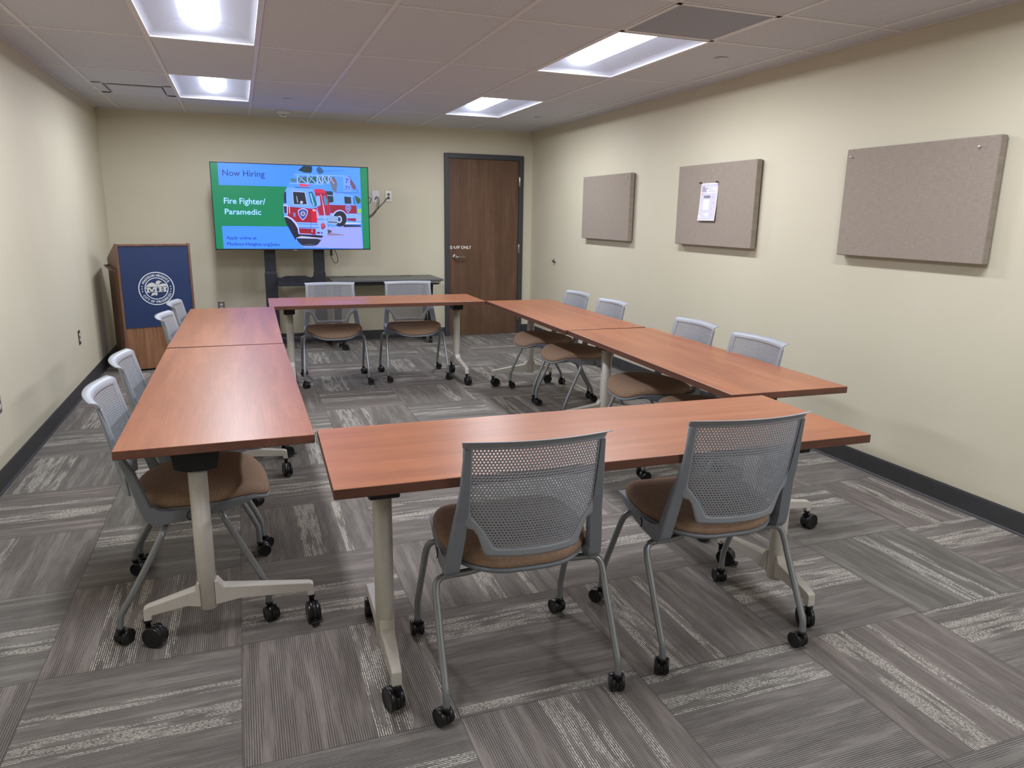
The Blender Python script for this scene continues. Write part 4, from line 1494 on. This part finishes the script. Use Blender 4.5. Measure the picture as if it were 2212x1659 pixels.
frect(0.05, 0.96, 0.03, 0.97, 0)
frect(0.36, 0.93, 0.11, 0.27, 1, 1)
frect(0.05, 0.62, 0.79, 0.925, 1, 1)
FT = lambda x, y, k: fp(x, 1 - y, 2 + k * 3000)
put_text(pr, 'OUR', 0.08, 1 - 0.115, 0.17, 0.02, FT, 2, 0.003)
put_text(pr, 'WORLD', 0.075, 1 - 0.165, 0.26, 0.02, FT, 2, 0.003)
put_text(pr, 'WITHIN', 0.07, 1 - 0.215, 0.29, 0.02, FT, 2, 0.003)
frect(0.23, 0.60, 0.335, 0.395, 5, 2)
put_text(pr, 'SCAN ME', 0.26, 1 - 0.382, 0.31, 0.032, lambda x, y, k: fp(x, 1 - y, 3 + k * 3000), 1, 0.002)
frect(0.22, 0.58, 0.43, 0.71, 1, 1)
for (u, w, L_) in [(0.45, 0.135, 0.3), (0.45, 0.165, 0.22), (0.45, 0.2, 0.42), (0.45, 0.225, 0.42), (0.16, 0.81, 0.25), (0.16, 0.845, 0.2), (0.16, 0.875, 0.4), (0.16, 0.893, 0.3)]:
    frect(u, u + L_, w, w + 0.007, 3, 3)
for (u, w) in [(0.40, 0.143), (0.095, 0.822)]:
    pr.add([fp(u + 0.025 * math.cos(i * 0.785), w + 0.018 * math.sin(i * 0.785), 3) for i in range(8)], [tuple(range(8))], 2)
for (u, w) in [(0.12, 0.295), (0.76, 0.375), (0.83, 0.52), (0.75, 0.67), (0.80, 0.84)]:
    pts = [fp(u, w, 3)]
    for i in range(10):
        rr = 0.07 if i % 2 == 0 else 0.025
        pts.append(fp(u + rr * math.sin(math.pi * i / 5), w - rr * 0.75 * math.cos(math.pi * i / 5), 3))
    pr.add(pts, [(0, i + 1, (i + 1) % 10 + 1) for i in range(10)], 4)
pr.build('print', [M['paper_tint'], M['paper'], M['print_dark'], M['print_grey'], M['print_pink'], M['print_black']], fly)
for y in (4.915, 4.707):
    o = MB().lathe([(0.0015, 0.004), (0.0015, -0.006), (0.006, -0.007), (0.0045, -0.012), (0.0045, -0.02), (0.007, -0.022), (0.001, -0.024)], 'X', 12).build('push_pin', M['cable'], loc=(PX - 0.001, y, 1.728))
    tag(o, 'dark push pin at the %s top corner of the pinned flyer' % ('left' if y > 4.8 else 'right'), 'push pin', 'dark push pins holding the flyer')

# ------------------------------------------------------------------ wall plates
def plate(name, loc, axis, sign, label, mat, dev, w=0.035, h=0.057, kind='outlet'):
    """axis 'X': plate lies on a wall of constant x; sign points into the room"""
    r = empty(name, loc, 0 if axis == 'Y' else (math.radians(90) if sign > 0 else math.radians(-90)))
    # local frame: face looks to -Y
    tag(r, label, 'wall outlet' if kind == 'outlet' else 'wall plate')
    MB().box(-w, w, -0.005, 0.0, -h, h).build('cover_plate', mat, r, bevel=0.002)
    if kind == 'outlet':
        for dz in (0.02, -0.02):
            b = MB()
            poly_ = [(0.0165 * math.cos(t), dz + 0.0145 * math.sin(t)) for t in [math.pi * 2 * i / 20 for i in range(20)]]
            b.prism(poly_, 'Y', -0.0075, -0.004)
            rc_ = b.build('receptacle', dev, r)
            s_ = MB()
            s_.box(-0.0075, -0.0055, -0.0082, -0.007, dz - 0.001, dz + 0.008)
            s_.box(0.0055, 0.0075, -0.0082, -0.007, dz - 0.001, dz + 0.007)
            s_.lathe([(0.0024, -0.0082), (0.0024, -0.007)], 'Y', 10, c=(0, 0, dz - 0.007))
            s_.build('slots', M['dark_gap'], rc_)
    MB().lathe([(0.003, -0.005), (0.003, -0.0062), (0.001, -0.0066)], 'Y', 10).build('screw', M['steel'], r)
    return r


plate('wall_outlet', (XL, 6.622, 0.454), 'X', 1, 'dark outlet plate with white receptacles on the left wall by the lectern', M['brown_device'], M['white_plastic'])
plate('wall_outlet', (XL, 4.455, 0.447), 'X', 1, 'steel outlet plate at the left edge of the photo, low on the wall', M['steel'], M['white_plastic'])
plate('wall_outlet', (-0.238, YW, 0.440), 'Y', -1, 'steel outlet on the back wall just above the far left table', M['steel'], M['white_plastic'])
plate('wall_outlet', (1.645, YW, 1.661), 'Y', -1, 'steel outlet plate high on the back wall right of the screen', M['steel'], M['desk'], 0.04, 0.065)
plate('wall_plate', (1.497, YW, 1.655), 'Y', -1, 'white cable plate on the back wall tucked beside the screen', M['white_plastic'], M['white_plastic'], 0.04, 0.065, 'blank')
# round wall door stop / jack on the right wall
g = empty('wall_door_stop', (XR, 7.829, 0.956))
tag(g, 'small round steel door stop on the right wall beside the door', 'door stop')
MB().lathe([(0.026, 0), (0.026, -0.004), (0.022, -0.012), (0.015, -0.014)], 'X', 24).build('collar', M['steel'], g)
MB().lathe([(0.015, -0.012), (0.015, -0.03), (0.011, -0.036), (0.002, -0.037)], 'X', 20).build('bumper', M['desk'], g)
